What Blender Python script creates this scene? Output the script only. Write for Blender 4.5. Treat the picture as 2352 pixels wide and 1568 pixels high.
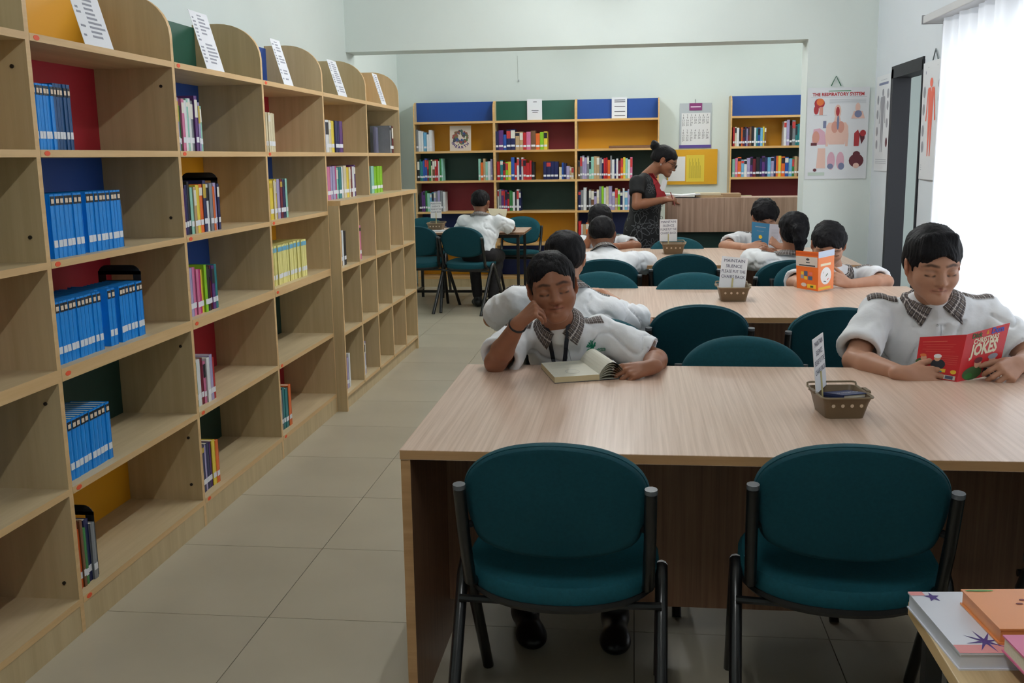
import bpy, bmesh, math, random
import numpy as np
from mathutils import Vector, Matrix

for o in list(bpy.data.objects): bpy.data.objects.remove(o, do_unlink=True)
SC = bpy.context.scene
COL = SC.collection
R = math.radians

# ------------------------------------------------------------------ camera
CF, CYAW, CPITCH, CROLL, CH = 2332.0, -.1202, .1795, -.0155, 1.4828
_cy, _sy, _cp, _sp = math.cos(CYAW), math.sin(CYAW), math.cos(CPITCH), math.sin(CPITCH)
FWD = Vector((_sy*_cp, _cy*_cp, -_sp)); _rt = Vector((_cy, -_sy, 0)); _up = _rt.cross(FWD)
RGT = _rt*math.cos(CROLL) + _up*math.sin(CROLL); UPV = _up*math.cos(CROLL) - _rt*math.sin(CROLL)
CAM0 = Vector((0, 0, CH))
cd = bpy.data.cameras.new('camera'); cam = bpy.data.objects.new('camera', cd); COL.objects.link(cam)
cd.sensor_width = 36; cd.lens = CF/2352*36; cd.clip_start = .05; cd.clip_end = 200
m = Matrix((RGT, UPV, -FWD)).transposed().to_4x4(); m.translation = CAM0
cam.matrix_world = m
SC.camera = cam
def ray(u, v): return RGT*((u-1176)/CF) - UPV*((v-784)/CF) + FWD
def atY(u, v, Y): d = ray(u, v); return CAM0 + d*(Y/d.y)
def atX(u, v, X): d = ray(u, v); return CAM0 + d*(X/d.x)
def atZ(u, v, Z): d = ray(u, v); return CAM0 + d*((Z-CH)/d.z)

# ------------------------------------------------------------------ world, light, exposure
SC.view_settings.view_transform = 'Standard'; SC.view_settings.look = 'None'
SC.view_settings.gamma = 1; SC.view_settings.exposure = 0.15; SC.view_settings.use_curve_mapping = False
w = bpy.data.worlds.new('world'); SC.world = w; w.use_nodes = True
w.node_tree.nodes['Background'].inputs[0].default_value = (.86, .93, 1, 1)
w.node_tree.nodes['Background'].inputs[1].default_value = .55
def area(name, loc, rot, sx, sy, power, col=(1, 1, 1)):
    l = bpy.data.lights.new(name, 'AREA'); l.shape = 'RECTANGLE'; l.size = sx; l.size_y = sy
    l.energy = power; l.color = col
    o = bpy.data.objects.new(name, l); COL.objects.link(o); o.location = loc; o.rotation_euler = rot
    return o
area('window_daylight', (2.75, 4.75, 1.45), (0, R(90), 0), 2.3, 3.7, 85, (.93, .97, 1))
LAMPS = [(-.2, .6), (-.2, 4.9), (-.2, 7.3), (-.6, 10.3), (1.0, 10.3)]  # first lamp, near the camera, is added for frontal fill
LAMP_E = 140

# ------------------------------------------------------------------ materials
def srgb(c):
    return tuple((x/255/12.92 if x/255 <= .04045 else ((x/255+.055)/1.055)**2.4) for x in c)
MATS = {}
def newmat(name):
    m = bpy.data.materials.new(name); m.use_nodes = True
    nt = m.node_tree; b = nt.nodes['Principled BSDF']
    return m, nt, b
def plain(name, rgb, rough=.6, metal=0, spec=.5, noise=0, nscale=8, bump=0, bscale=60, alpha=None):
    if name in MATS: return MATS[name]
    m, nt, b = newmat(name); c = srgb(rgb)
    b.inputs['Base Color'].default_value = (*c, 1); b.inputs['Roughness'].default_value = rough
    b.inputs['Metallic'].default_value = metal; b.inputs['Specular IOR Level'].default_value = spec
    if noise or bump:
        tc = nt.nodes.new('ShaderNodeTexCoord')
    if noise:
        n = nt.nodes.new('ShaderNodeTexNoise'); n.inputs['Scale'].default_value = nscale; n.inputs['Detail'].default_value = 5
        nt.links.new(tc.outputs['Object'], n.inputs['Vector'])
        r = nt.nodes.new('ShaderNodeValToRGB')
        r.color_ramp.elements[0].position = .3; r.color_ramp.elements[1].position = .7
        r.color_ramp.elements[0].color = (*[x*(1-noise) for x in c], 1)
        r.color_ramp.elements[1].color = (*[min(1, x*(1+noise)) for x in c], 1)
        nt.links.new(n.outputs['Fac'], r.inputs['Fac']); nt.links.new(r.outputs['Color'], b.inputs['Base Color'])
    if bump:
        n2 = nt.nodes.new('ShaderNodeTexNoise'); n2.inputs['Scale'].default_value = bscale; n2.inputs['Detail'].default_value = 3
        nt.links.new(tc.outputs['Object'], n2.inputs['Vector'])
        bp = nt.nodes.new('ShaderNodeBump'); bp.inputs['Strength'].default_value = bump; bp.inputs['Distance'].default_value = .01
        nt.links.new(n2.outputs['Fac'], bp.inputs['Height']); nt.links.new(bp.outputs['Normal'], b.inputs['Normal'])
    MATS[name] = m; return m
def wood(name, rgb1, rgb2, axis='z', rough=.4, scale=1.0, stretch=14, spec=.45, coord='Object', contrast=(.36, .66)):
    if name in MATS: return MATS[name]
    m, nt, b = newmat(name)
    tc = nt.nodes.new('ShaderNodeTexCoord'); mp = nt.nodes.new('ShaderNodeMapping')
    s = [stretch*4*scale]*3; s['xyz'.index(axis)] = 1.6*scale
    mp.inputs['Scale'].default_value = s
    n = nt.nodes.new('ShaderNodeTexNoise'); n.inputs['Scale'].default_value = 1; n.inputs['Detail'].default_value = 6; n.inputs['Roughness'].default_value = .65
    n.inputs['Distortion'].default_value = .3
    r = nt.nodes.new('ShaderNodeValToRGB'); r.color_ramp.elements[0].position, r.color_ramp.elements[1].position = contrast
    r.color_ramp.elements[0].color = (*srgb(rgb1), 1); r.color_ramp.elements[1].color = (*srgb(rgb2), 1)
    nt.links.new(tc.outputs[coord], mp.inputs['Vector']); nt.links.new(mp.outputs['Vector'], n.inputs['Vector'])
    nt.links.new(n.outputs['Fac'], r.inputs['Fac']); nt.links.new(r.outputs['Color'], b.inputs['Base Color'])
    b.inputs['Roughness'].default_value = rough; b.inputs['Specular IOR Level'].default_value = spec
    MATS[name] = m; return m

M_WALL = plain('wall paint', (222, 231, 227), .85, noise=.025, nscale=1.2, bump=.05, bscale=180)
M_WALLR = plain('wall paint right', (214, 222, 228), .85, noise=.025, nscale=1.2, bump=.05, bscale=180)
M_CEIL = plain('ceiling paint', (240, 240, 236), .9, bump=.04, bscale=120)
M_TILE = plain('floor tile', (182, 174, 154), .34, noise=.07, nscale=2.2, spec=.5)
M_GROUT = plain('tile grout', (118, 108, 92), .8, noise=.1, nscale=20)
M_SHELF = wood('shelf ply', (192, 170, 130), (208, 187, 147), 'z', .5, .5, 9)
M_SHELFH = wood('shelf ply flat', (196, 175, 136), (212, 192, 154), 'y', .5, .5, 9)
M_EDGE = wood('shelf edge band', (212, 174, 122), (224, 189, 138), 'y', .45, 1, 8)
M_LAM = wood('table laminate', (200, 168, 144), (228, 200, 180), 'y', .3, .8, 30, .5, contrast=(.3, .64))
M_LAMSHADE = wood('table laminate shaded', (120, 84, 62), (148, 108, 80), 'z', .4, 1.0, 14)  # same laminate as the tops, with the shade below put into its colour
M_LAME = wood('table edge band', (170, 128, 84), (190, 148, 104), 'x', .4, 1.0, 8)
M_COUNT = wood('counter laminate', (160, 128, 108), (192, 160, 138), 'z', .45, .8, 12)
PAN = dict(yellow=plain('panel yellow', (232, 164, 22), .5), red=plain('panel red', (170, 28, 46), .5),
           blue=plain('panel blue', (24, 72, 152), .45), green=plain('panel green', (18, 78, 62), .5),
           navy=plain('panel navy', (20, 44, 110), .5), maroon=plain('panel maroon', (128, 20, 34), .5),
           cream=plain('panel cream', (190, 196, 172), .6), deep=plain('panel deep green', (14, 54, 46), .5))
M_TEAL = plain('teal chair fabric', (12, 70, 80), .82, noise=.1, nscale=120, bump=.12, bscale=700, spec=.25)
M_TEALB = plain('teal chair back', (8, 60, 70), .8, noise=.08, nscale=120, bump=.1, bscale=700, spec=.25)
M_BLK = plain('black enamel', (14, 14, 16), .28)
M_BLKP = plain('black plastic', (18, 18, 20), .5)
M_GREYCAP = plain('grey plastic cap', (84, 88, 92), .4)
M_PAPER = plain('paper white', (236, 236, 238), .8)
M_PAGES = plain('page edges', (226, 218, 196), .85, noise=.05, nscale=300)
M_INK = plain('dark ink', (40, 40, 58), .8)
M_STICK = plain('white sticker', (232, 234, 240), .6)
M_ORANGE = plain('orange dot', (240, 92, 50), .6)
M_FRAME = plain('dark door frame', (20, 23, 32), .6)
M_BASK = plain('taupe basket plastic', (112, 92, 66), .45)

# ------------------------------------------------------------------ mesh helpers
class MB:
    def __init__(s): s.v = []; s.f = []; s.m = []
    def quad(s, a, b, c, d, mi=0):
        n = len(s.v); s.v += [tuple(a), tuple(b), tuple(c), tuple(d)]; s.f.append((n, n+1, n+2, n+3)); s.m.append(mi)
    def poly(s, pts, mi=0):
        n = len(s.v); s.v += [tuple(p) for p in pts]; s.f.append(tuple(range(n, n+len(pts)))); s.m.append(mi)
    def box(s, x0, x1, y0, y1, z0, z1, mi=0, mx=None, faces=None):
        n = len(s.v); P = [(x0,y0,z0),(x1,y0,z0),(x1,y1,z0),(x0,y1,z0),(x0,y0,z1),(x1,y0,z1),(x1,y1,z1),(x0,y1,z1)]
        if mx is not None: P = [tuple(mx @ Vector(p)) for p in P]
        s.v += P
        F = [(0,3,2,1),(4,5,6,7),(0,1,5,4),(1,2,6,5),(2,3,7,6),(3,0,4,7)]  # bottom top front(-y) right(+x) back left
        for i, f in enumerate(F):
            s.f.append(tuple(n+k for k in f)); s.m.append(faces[i] if faces else mi)
        return s
    def tube(s, pts, r, seg=10, mi=0, caps=True):
        pts = [Vector(p) for p in pts]; rr = r if isinstance(r, (list, tuple)) else [r]*len(pts)
        n0 = len(s.v); k = len(pts)
        t = (pts[1]-pts[0]).normalized(); a = t.orthogonal().normalized()
        for i, p in enumerate(pts):
            if i == 0: d = pts[1]-pts[0]
            elif i == k-1: d = pts[-1]-pts[-2]
            else: d = (pts[i+1]-pts[i]).normalized()+(pts[i]-pts[i-1]).normalized()
            d = d.normalized(); a = (a-d*a.dot(d)).normalized(); b = d.cross(a)
            for j in range(seg):
                an = 2*math.pi*j/seg; s.v.append(tuple(p+(a*math.cos(an)+b*math.sin(an))*rr[i]))
        for i in range(k-1):
            for j in range(seg):
                s.f.append((n0+i*seg+j, n0+i*seg+(j+1)%seg, n0+(i+1)*seg+(j+1)%seg, n0+(i+1)*seg+j)); s.m.append(mi)
        if caps:
            s.f.append(tuple(n0+j for j in reversed(range(seg)))); s.m.append(mi)
            s.f.append(tuple(n0+(k-1)*seg+j for j in range(seg))); s.m.append(mi)
        return s
    def prism(s, outline, ax, t0, t1, mi=0, mside=None):
        """outline: 2D pts (ccw) in the plane of the other two axes; extruded along ax"""
        n = len(s.v); k = len(outline)
        def mk(p, t):
            if ax == 'y': return (p[0], t, p[1])
            if ax == 'x': return (t, p[0], p[1])
            return (p[0], p[1], t)
        s.v += [mk(p, t0) for p in outline] + [mk(p, t1) for p in outline]
        s.f.append(tuple(range(n, n+k))); s.m.append(mi)
        s.f.append(tuple(range(n+2*k-1, n+k-1, -1))); s.m.append(mi)
        for i in range(k):
            j = (i+1) % k; s.f.append((n+i, n+k+i, n+k+j, n+j)); s.m.append(mi if mside is None else mside)
        return s
    def mesh(s, name, smooth=False, bevel=0, fix=True):
        me = bpy.data.meshes.new(name); me.from_pydata(s.v, [], s.f)
        for p, mi in zip(me.polygons, s.m): p.material_index = mi
        if fix or bevel:
            bm = bmesh.new(); bm.from_mesh(me)
            if bevel:
                es = [e for e in bm.edges if len(e.link_faces) == 2 and e.calc_face_angle(0) > .6]
                bmesh.ops.bevel(bm, geom=es, offset=bevel, segments=2, affect='EDGES', profile=.5)
            bmesh.ops.recalc_face_normals(bm, faces=bm.faces[:]); bm.to_mesh(me); bm.free()
        if smooth:
            for p in me.polygons: p.use_smooth = True
            try: me.set_sharp_from_angle(angle=R(40))
            except Exception: pass
        me.update(); return me
def obj(name, me, mats=None, parent=None, loc=None, rot=None):
    if mats is not None:
        if not isinstance(mats, (list, tuple)): mats = [mats]
        if len(me.materials) == 0:
            for x in mats: me.materials.append(x)
    o = bpy.data.objects.new(name, me); COL.objects.link(o)
    if parent is not None: o.parent = parent
    if loc is not None: o.location = loc
    if rot is not None: o.rotation_euler = rot
    return o
def tag(o, label=None, cat=None, group=None, kind=None):
    if label: o['label'] = label
    if cat: o['category'] = cat
    if group: o['group'] = group
    if kind: o['kind'] = kind
    return o
def thing(name, label, cat, loc=(0,0,0), rz=0, group=None):
    o = bpy.data.objects.new(name, None); COL.objects.link(o); o.location = loc; o.rotation_euler = (0, 0, rz)
    o.empty_display_size = .1
    return tag(o, label, cat, group)
def copy_tree(o, parent=None):
    c = o.copy(); COL.objects.link(c); c.parent = parent
    for ch in o.children: copy_tree(ch, c)
    return c
def boxobj(name, x0, x1, y0, y1, z0, z1, mat, parent=None, bevel=0, loc=None, rot=None):
    return obj(name, MB().box(x0, x1, y0, y1, z0, z1).mesh(name, bevel=bevel), mat, parent, loc, rot)
def struct(name, o): o.name = name; o['kind'] = 'structure'; return o
_txtcache = {}
def text_mesh(s, size, align='CENTER', shear=0, bold=0):
    key = (s, size, align, shear, bold)
    if key in _txtcache: return _txtcache[key]
    c = bpy.data.curves.new('lettering', 'FONT'); c.body = s; c.size = size; c.align_x = align; c.align_y = 'CENTER'
    c.shear = shear; c.offset = bold; c.resolution_u = 2
    o = bpy.data.objects.new('lettering', c); COL.objects.link(o)
    dg = bpy.context.evaluated_depsgraph_get(); dg.update()
    me = bpy.data.meshes.new_from_object(o.evaluated_get(dg))
    bpy.data.objects.remove(o, do_unlink=True); _txtcache[key] = me
    return me
def text(s, size, mat, parent, loc, rot=(0,0,0), align='CENTER', name='lettering', shear=0, bold=0, sx=1):
    me = text_mesh(s, size, align, shear, bold).copy()
    me.materials.clear(); me.materials.append(mat)
    o = obj(name, me, None, parent, loc, rot); o.scale = (sx, 1, 1); return o
# ================================================================== the room
fl = struct('floor', boxobj('floor', -3, 3.2, -3, 12.2, -.12, -.004, M_GROUT))
tile_me = MB().box(-.2985, .2985, -.2985, .2985, -.004, 0).mesh('tile'); tile_me.materials.append(M_TILE)
for i in range(-3, 7):
    for j in range(-10, 16):
        x = -1.19+.6*i+.3; y = 3.02+.6*j+.3
        if x > 2.4 and y < 7: continue
        if x < -2.6 and y < 8: continue
        obj('tile', tile_me, None, fl, (x, y, 0))
struct('ceiling', boxobj('ceiling', -3, 3.2, -3.1, 12.2, 3.0, 3.1, M_CEIL))  # also runs over the corridor, added there to dim its wall
struct('wall_left', boxobj('wall_left', -2.5, -2.38, -3, 8.5, 0, 3, M_WALL))
struct('wall_front', boxobj('wall_front', -2.5, 2.05, -3.12, -3, 0, 3, M_WALL))
struct('wall_back', boxobj('wall_back', -2.9, 2.6, 11.97, 12.1, 0, 3, M_WALL))
struct('wall_left_rear', boxobj('wall_left_rear', -2.9, -2.75, 8.5, 11.97, 0, 3, M_WALL))
struct('wall_right_rear', boxobj('wall_right_rear', 2.45, 2.6, 8.78, 11.97, 0, 3, M_WALL))
b = MB()
b.box(-2.75, -2.385, 8.5, 8.78, 0, 3); b.box(-2.385, 1.36, 8.5, 8.78, 2.36, 3); b.box(1.36, 2.45, 8.5, 8.78, 0, 3)
struct('wall_partition', obj('wall_partition', b.mesh('wall_partition'), M_WALL))
XR = 1.885
DY0, DY1, DZ = 7.12, 7.95, 2.07
WY0, WY1, WZ0, WZ1 = 2.85, 6.42, .12, 2.18
b = MB()
b.box(XR, XR+.11, -3, WY0, 0, 3); b.box(XR, XR+.11, WY0, WY1, 0, WZ0); b.box(XR, XR+.11, WY0, WY1, WZ1, 3)
b.box(XR, XR+.11, WY1, DY0, 0, 3); b.box(XR, XR+.11, DY0, DY1, DZ, 3); b.box(XR, XR+.11, DY1, 8.5, 0, 3)
struct('wall_right', obj('wall_right', b.mesh('wall_right'), M_WALLR))
# corridor beyond the doorway
b = MB(); b.box(2.75, 2.85, 6.95, 10.4, 0, 3); b.box(2.6, 2.85, 10.3, 10.4, 0, 3)
struct('wall_corridor', obj('wall_corridor', b.mesh('wall_corridor'), M_WALL))
# door frame (dark lining of an open doorway)
d1 = struct('door_1', boxobj('door_1', XR-.012, XR+.115, DY1-.06, DY1, 0, DZ, M_FRAME))
boxobj('door_head', XR-.012, XR+.115, DY0, DY1, DZ-.065, DZ+.02, M_FRAME, d1)
boxobj('door_jamb', XR-.012, XR+.115, DY0-.005, DY0+.02, 0, DZ, M_FRAME, d1)
# window: frame, mullions, panes
M_WFR = plain('window frame white', (200, 205, 206), .5)
win = struct('window_1', obj('window_1', MB().box(XR+.05, XR+.11, WY0, WY1, WZ0, WZ0+.06).mesh('window_1'), M_WFR))
boxobj('window_head', XR+.05, XR+.11, WY0, WY1, WZ1-.06, WZ1, M_WFR, win)
NP = 4
for i in range(NP+1):
    y = WY0+(WY1-WY0)*i/NP
    boxobj('mullion', XR+.055, XR+.105, max(WY0, y-.025), min(WY1, y+.025), WZ0, WZ1, M_WFR, win)
boxobj('transom', XR+.058, XR+.102, WY0, WY1, 1.72, 1.76, M_WFR, win)
mg, nt, bs = newmat('window glass')
tr = nt.nodes.new('ShaderNodeBsdfTransparent'); gl = nt.nodes.new('ShaderNodeBsdfGlossy'); gl.inputs['Roughness'].default_value = .02
mx = nt.nodes.new('ShaderNodeMixShader'); mx.inputs[0].default_value = .08
nt.links.new(tr.outputs[0], mx.inputs[1]); nt.links.new(gl.outputs[0], mx.inputs[2]); nt.links.new(mx.outputs[0], nt.nodes['Material Output'].inputs[0])
for i in range(NP):
    y0 = WY0+(WY1-WY0)*i/NP; y1 = WY0+(WY1-WY0)*(i+1)/NP
    boxobj('pane', XR+.078, XR+.082, y0+.02, y1-.02, WZ0+.05, WZ1-.05, mg, win)
# curtain
mc, nt, bs = newmat('sheer curtain')
df = nt.nodes.new('ShaderNodeBsdfDiffuse'); tl = nt.nodes.new('ShaderNodeBsdfTranslucent'); mx = nt.nodes.new('ShaderNodeMixShader')
df.inputs[0].default_value = (.86, .87, .9, 1); tl.inputs[0].default_value = (.9, .92, .96, 1); mx.inputs[0].default_value = .55
nt.links.new(df.outputs[0], mx.inputs[1]); nt.links.new(tl.outputs[0], mx.inputs[2]); nt.links.new(mx.outputs[0], nt.nodes['Material Output'].inputs[0])
NY, NZ = 300, 14
rnd = random.Random(3); ph = [rnd.uniform(0, 6.28) for _ in range(4)]
cv = []; cf = []
for j in range(NZ+1):
    z = .03+(2.235-.03)*j/NZ; t = j/NZ
    for i in range(NY+1):
        y = 2.72+(6.54-2.72)*i/NY
        a = .016*math.sin(y*46+ph[0])*(1-.35*t)+.014*math.sin(y*21+ph[1]+.4*math.sin(z*1.3))+.008*math.sin(y*9.3+ph[2]+z*.5)
        cv.append((1.80+a, y, z))
for j in range(NZ):
    for i in range(NY):
        k = j*(NY+1)+i; cf.append((k, k+1, k+NY+2, k+NY+1))
cm = bpy.data.meshes.new('curtain'); cm.from_pydata(cv, [], cf)
for p in cm.polygons: p.use_smooth = True
tag(obj('curtain', cm, mc), 'sheer white full-length curtain drawn across the bright window', 'curtain')
rl = thing('curtain_rail', 'pale boxed rail on the wall above the white curtain', 'rail', (1.80, 4.64, 2.235))
boxobj('rail_box', -.075, .085, -1.97, 1.97, .0, .045, plain('rail grey', (196, 198, 200), .5), rl, .004)
boxobj('end_cap', -.08, .085, 1.97, 1.985, -.002, .05, plain('rail end', (150, 152, 156), .5), rl)
# ceiling lamps (above the frame), the nearest one added as frontal fill
mt, nt, bs = newmat('lamp tube'); bs.inputs['Emission Color'].default_value = (.96, .99, 1, 1); bs.inputs['Emission Strength'].default_value = LAMP_E
for i, (x, y) in enumerate(LAMPS):
    t = thing('ceiling_lamp', 'white fluorescent batten lamp fixed under the ceiling', 'lamp', (x, y, 2.93), 0, 'fluorescent ceiling lamps')
    boxobj('lamp_housing', -.06, .06, -.62, .62, .02, .07, M_CEIL, t, .005)
    obj('lamp_tube', MB().tube([(0, -.6, 0), (0, .6, 0)], .015, 10).mesh('lamp_tube', True), mt, t)

# ================================================================== left bookcases
XB, XF = -2.075, -1.75
ZL = dict(A=1.861, B=1.526, C=1.193, D=.861, E=.481, F=.114)
TB = .022
def divY(n): return 2.87+(n-1)*.955
def side_outline(z0):
    pts = [(XB, z0), (XF, z0), (XF, 1.955)]
    for i in range(1, 10):
        a = math.pi/2*i/9; pts.append((XF-.2*(1-math.cos(a)), 1.955+.165*math.sin(a)))
    pts.append((XB, 2.12)); return pts
M_PIN = plain('screw hole', (40, 32, 24), .6)
pin_me = MB().tube([(0, .001, 0), (0, -.004, 0)], .006, 8).mesh('screw_cap'); pin_me.materials.append(M_PIN)
dot_me = MB().prism([(.0125*math.cos(a)*1.25, .0075*math.sin(a)) for a in [2*math.pi*i/12 for i in range(12)]], 'x', -.0005, .0012).mesh('colour_dot'); dot_me.materials.append(M_ORANGE)
UNIT_NAME = ['tall pale-wood bookcase section with the cream crown panel, its shelves empty',
    'tall pale-wood bookcase with a yellow crown panel, holding rows of bright blue books',
    'tall pale-wood bookcase with a green crown panel and blue, yellow and red shelf backs',
    'tall pale-wood bookcase with a blue crown panel, a row of pale yellow books on it',
    'upper pale-wood bookcase section over the pigeonhole unit, next to the blue-crowned bookcase',
    'end pale-wood bookcase section over the pigeonhole unit, holding lime green books']
UNIT_COL = [('cream', ['yellow', 'green', 'red', 'blue', 'red']), ('yellow', ['red', 'blue', 'red', 'deep', 'yellow']),
    ('green', ['blue', 'yellow', 'blue', 'red', 'deep']), ('blue', ['red', 'blue', 'yellow', 'deep', 'red']),
    ('green', ['yellow', 'red']), ('yellow', ['green', 'red'])]
LOWTOP = 1.25
for u in range(6):
    y0, y1 = divY(u), divY(u+1); up = u >= 4; zb = LOWTOP if up else 0
    t = thing('bookcase', UNIT_NAME[u], 'bookcase', (XF, y0, zb))
    t_off = Vector((XF, y0, zb))
    def P(o): o.location = Vector(o.location)-t_off; return o
    ol = side_outline(zb)
    for (a, c) in ((y0, y0+TB/2), (y1-TB/2, y1)):
        mb = MB().prism(ol, 'y', a, c, 0, 1); P(obj('side_panel', mb.mesh('side_panel'), [M_SHELF, M_EDGE], t))
    ya, yb = y0+TB/2, y1-TB/2
    lv = ['A', 'B'] if up else ['A', 'B', 'C', 'D', 'E', 'F']
    for L in lv:
        th = .04 if L == 'D' else TB
        bd = P(obj('shelf_board', MB().box(XB, XF+.001, ya, yb, ZL[L]-th, ZL[L], faces=[0, 0, 0, 1, 0, 0]).mesh('shelf_board'), [M_SHELFH, M_EDGE], t))
        if 1 <= u <= 3: 
            dz = ZL[L]-th/2; o = obj('colour_dot', dot_me, None, bd, (XF+.001, ya+.035, dz))
    lv2 = lv+(['bot'] if up else [])
    crown, cells = UNIT_COL[u]
    P(obj('crown_panel', MB().box(XB, XB+.01, ya, yb, ZL['A'], 2.105).mesh('crown_panel'), PAN[crown], t))
    for i in range(len(lv2)-1):
        zt = ZL[lv2[i]]-.01; z2 = LOWTOP if lv2[i+1] == 'bot' else ZL[lv2[i+1]]
        P(obj('back_panel', MB().box(XB, XB+.01, ya, yb, z2, zt).mesh('back_panel'), PAN[cells[i]], t))
    if not up:
        P(obj('kick_board', MB().box(XF-.02, XF-.001, ya, yb, 0, ZL['F']-TB).mesh('kick_board'), M_SHELF, t))
    if u in (0, 1):
        for (pu, pv) in ([(28, 152), (70, 545), (105, 927), (148, 1338)] if u == 0 else [(370, 198), (393, 500), (415, 795), (433, 1005), (440, 1112)]):
            p = atY(pu, pv, yb); P(obj('screw_cap', pin_me, None, t, (p.x, yb, p.z)))
# pigeonhole unit
XP = -1.69; PY0, PY1 = 5.745, 7.80
t = thing('pigeonhole_unit', 'low pale-wood pigeonhole unit of fifteen narrow cells under the end bookcases', 'bookcase', (XP, PY0, 0))
toff = Vector((XP, PY0, 0))
def P(o): o.location = Vector(o.location)-toff; return o
P(obj('top_board', MB().box(XB, XP+.012, PY0, PY1+.06, LOWTOP-.028, LOWTOP, faces=[0, 0, 1, 1, 0, 0]).mesh('top_board'), [M_SHELFH, M_EDGE], t))
NC = 5; pw = (PY1-PY0-.022)/NC
for i in range(NC+1):
    y = PY0+i*pw; P(obj('divider', MB().box(XB, XP, y, y+.02, 0 if i in (0, NC) else .1, LOWTOP-.028, faces=[0, 0, 0, 1, 0, 0]).mesh('divider'), [M_SHELF, M_EDGE], t))
    if i < NC:
        for z in (.857, .478, .105):
            P(obj('shelf_board', MB().box(XB, XP-.001, y+.02, y+pw, z-.02, z, faces=[0, 0, 0, 1, 0, 0]).mesh('shelf_board'), [M_SHELFH, M_EDGE], t))
P(obj('back_panel', MB().box(XB, XB+.008, PY0, PY1, .1, LOWTOP-.028).mesh('back_panel'), M_SHELF, t))
P(obj('kick_board', MB().box(XP-.04, XP-.02, PY0+.02, PY1, 0, .085).mesh('kick_board'), M_SHELF, t))

# index sheets standing on the top boards
M_SHEET = plain('index sheet', (232, 234, 240), .5)
SH = [(3.20, 3.385, 2.10, 'yellow'), (4.155, 4.34, 2.10, 'green'), (5.105, 5.25, 2.09, 'blue'), (6.07, 6.26, 2.075, ''), (7.14, 7.275, 2.075, 'e')]
SHL = ['white printed index sheet leaning on the bookcase with the yellow crown panel', 'white printed index sheet leaning on the bookcase with the green crown panel',
       'white printed index sheet leaning on the bookcase with the blue crown panel', 'white printed index sheet leaning atop the section beside the blue-crowned bookcase', 'white printed index sheet leaning atop the end bookcase section']
rr = random.Random(5)
for (a, c, zt, _), lb in zip(SH, SHL):
    wd = c-a; z0 = ZL['A']; L = math.hypot(.065, zt-z0); ang = math.atan2(.065, zt-z0)
    t = thing('index_sheet', lb, 'paper', (XF-.004, (a+c)/2, z0))
    hold = Matrix.Rotation(R(90), 4, 'Z') @ Matrix.Rotation(R(90), 4, 'X')
    # local: x across, y up, z out
    me = MB().box(-wd/2, wd/2, 0, L, -.001, 0).mesh('sheet'); me.transform(Matrix.Rotation(-ang, 4, 'Y') @ hold)
    obj('sheet', me, M_SHEET, t)
    b = MB(); b.box(-.02, .02, L*.93, L*.95, .0, .0006)
    for k in range(13):
        y = L*(.88-.062*k)
        if rr.random() < .85: b.box(-wd*.42, -wd*(.42-rr.uniform(.08, .16)), y-.0035, y+.0035, 0, .0006)
        if rr.random() < .9: b.box(-wd*.12, wd*rr.uniform(.15, .42), y-.0035, y+.0035, 0, .0006)
    me = b.mesh('print'); me.transform(Matrix.Rotation(-ang, 4, 'Y') @ hold)
    obj('print', me, plain('grey print', (158, 160, 172), .8), t)

# ================================================================== back bookcases
YB = 11.65; YBB = 11.95; WB = .93; XB0 = -2.50
BZ = [1.885, 1.552, 1.217, .868, .50, .115]
BK = [('blue', ['yellow', 'deep', 'maroon', 'navy', 'yellow'], 'pale-wood wall bookcase with blue crown panel, at the corner behind the small table'),
      ('green', ['maroon', 'yellow', 'deep', 'yellow', 'navy'], 'pale-wood wall bookcase with the green crown panel'),
      ('blue', ['yellow', 'deep', 'maroon', 'navy', 'maroon'], 'pale-wood wall bookcase with blue crown panel, beside the wall calendar'),
      ('blue', ['yellow', 'deep', 'maroon', 'navy', 'yellow'], 'pale-wood wall bookcase with blue crown panel, behind the counter')]
BX = [XB0, XB0+WB, XB0+2*WB, 1.045]
M_SHELFB = wood('shelf ply flat x', (186, 150, 98), (214, 176, 122), 'x', .5, .7, 9)
M_EDGEX = wood('shelf edge band x', (212, 166, 104), (228, 186, 126), 'x', .45, 1, 8)
sc_b = YB/11.7
def scz(z): return CH+(z-CH)*sc_b
BZ = [scz(1.893), scz(1.563), scz(1.225), scz(.872), scz(.50), .115]
BX = [x*sc_b for x in (-2.515, -1.583, -.651, 1.065)]; WB = .932*sc_b
BTOP = scz(2.118)
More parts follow.
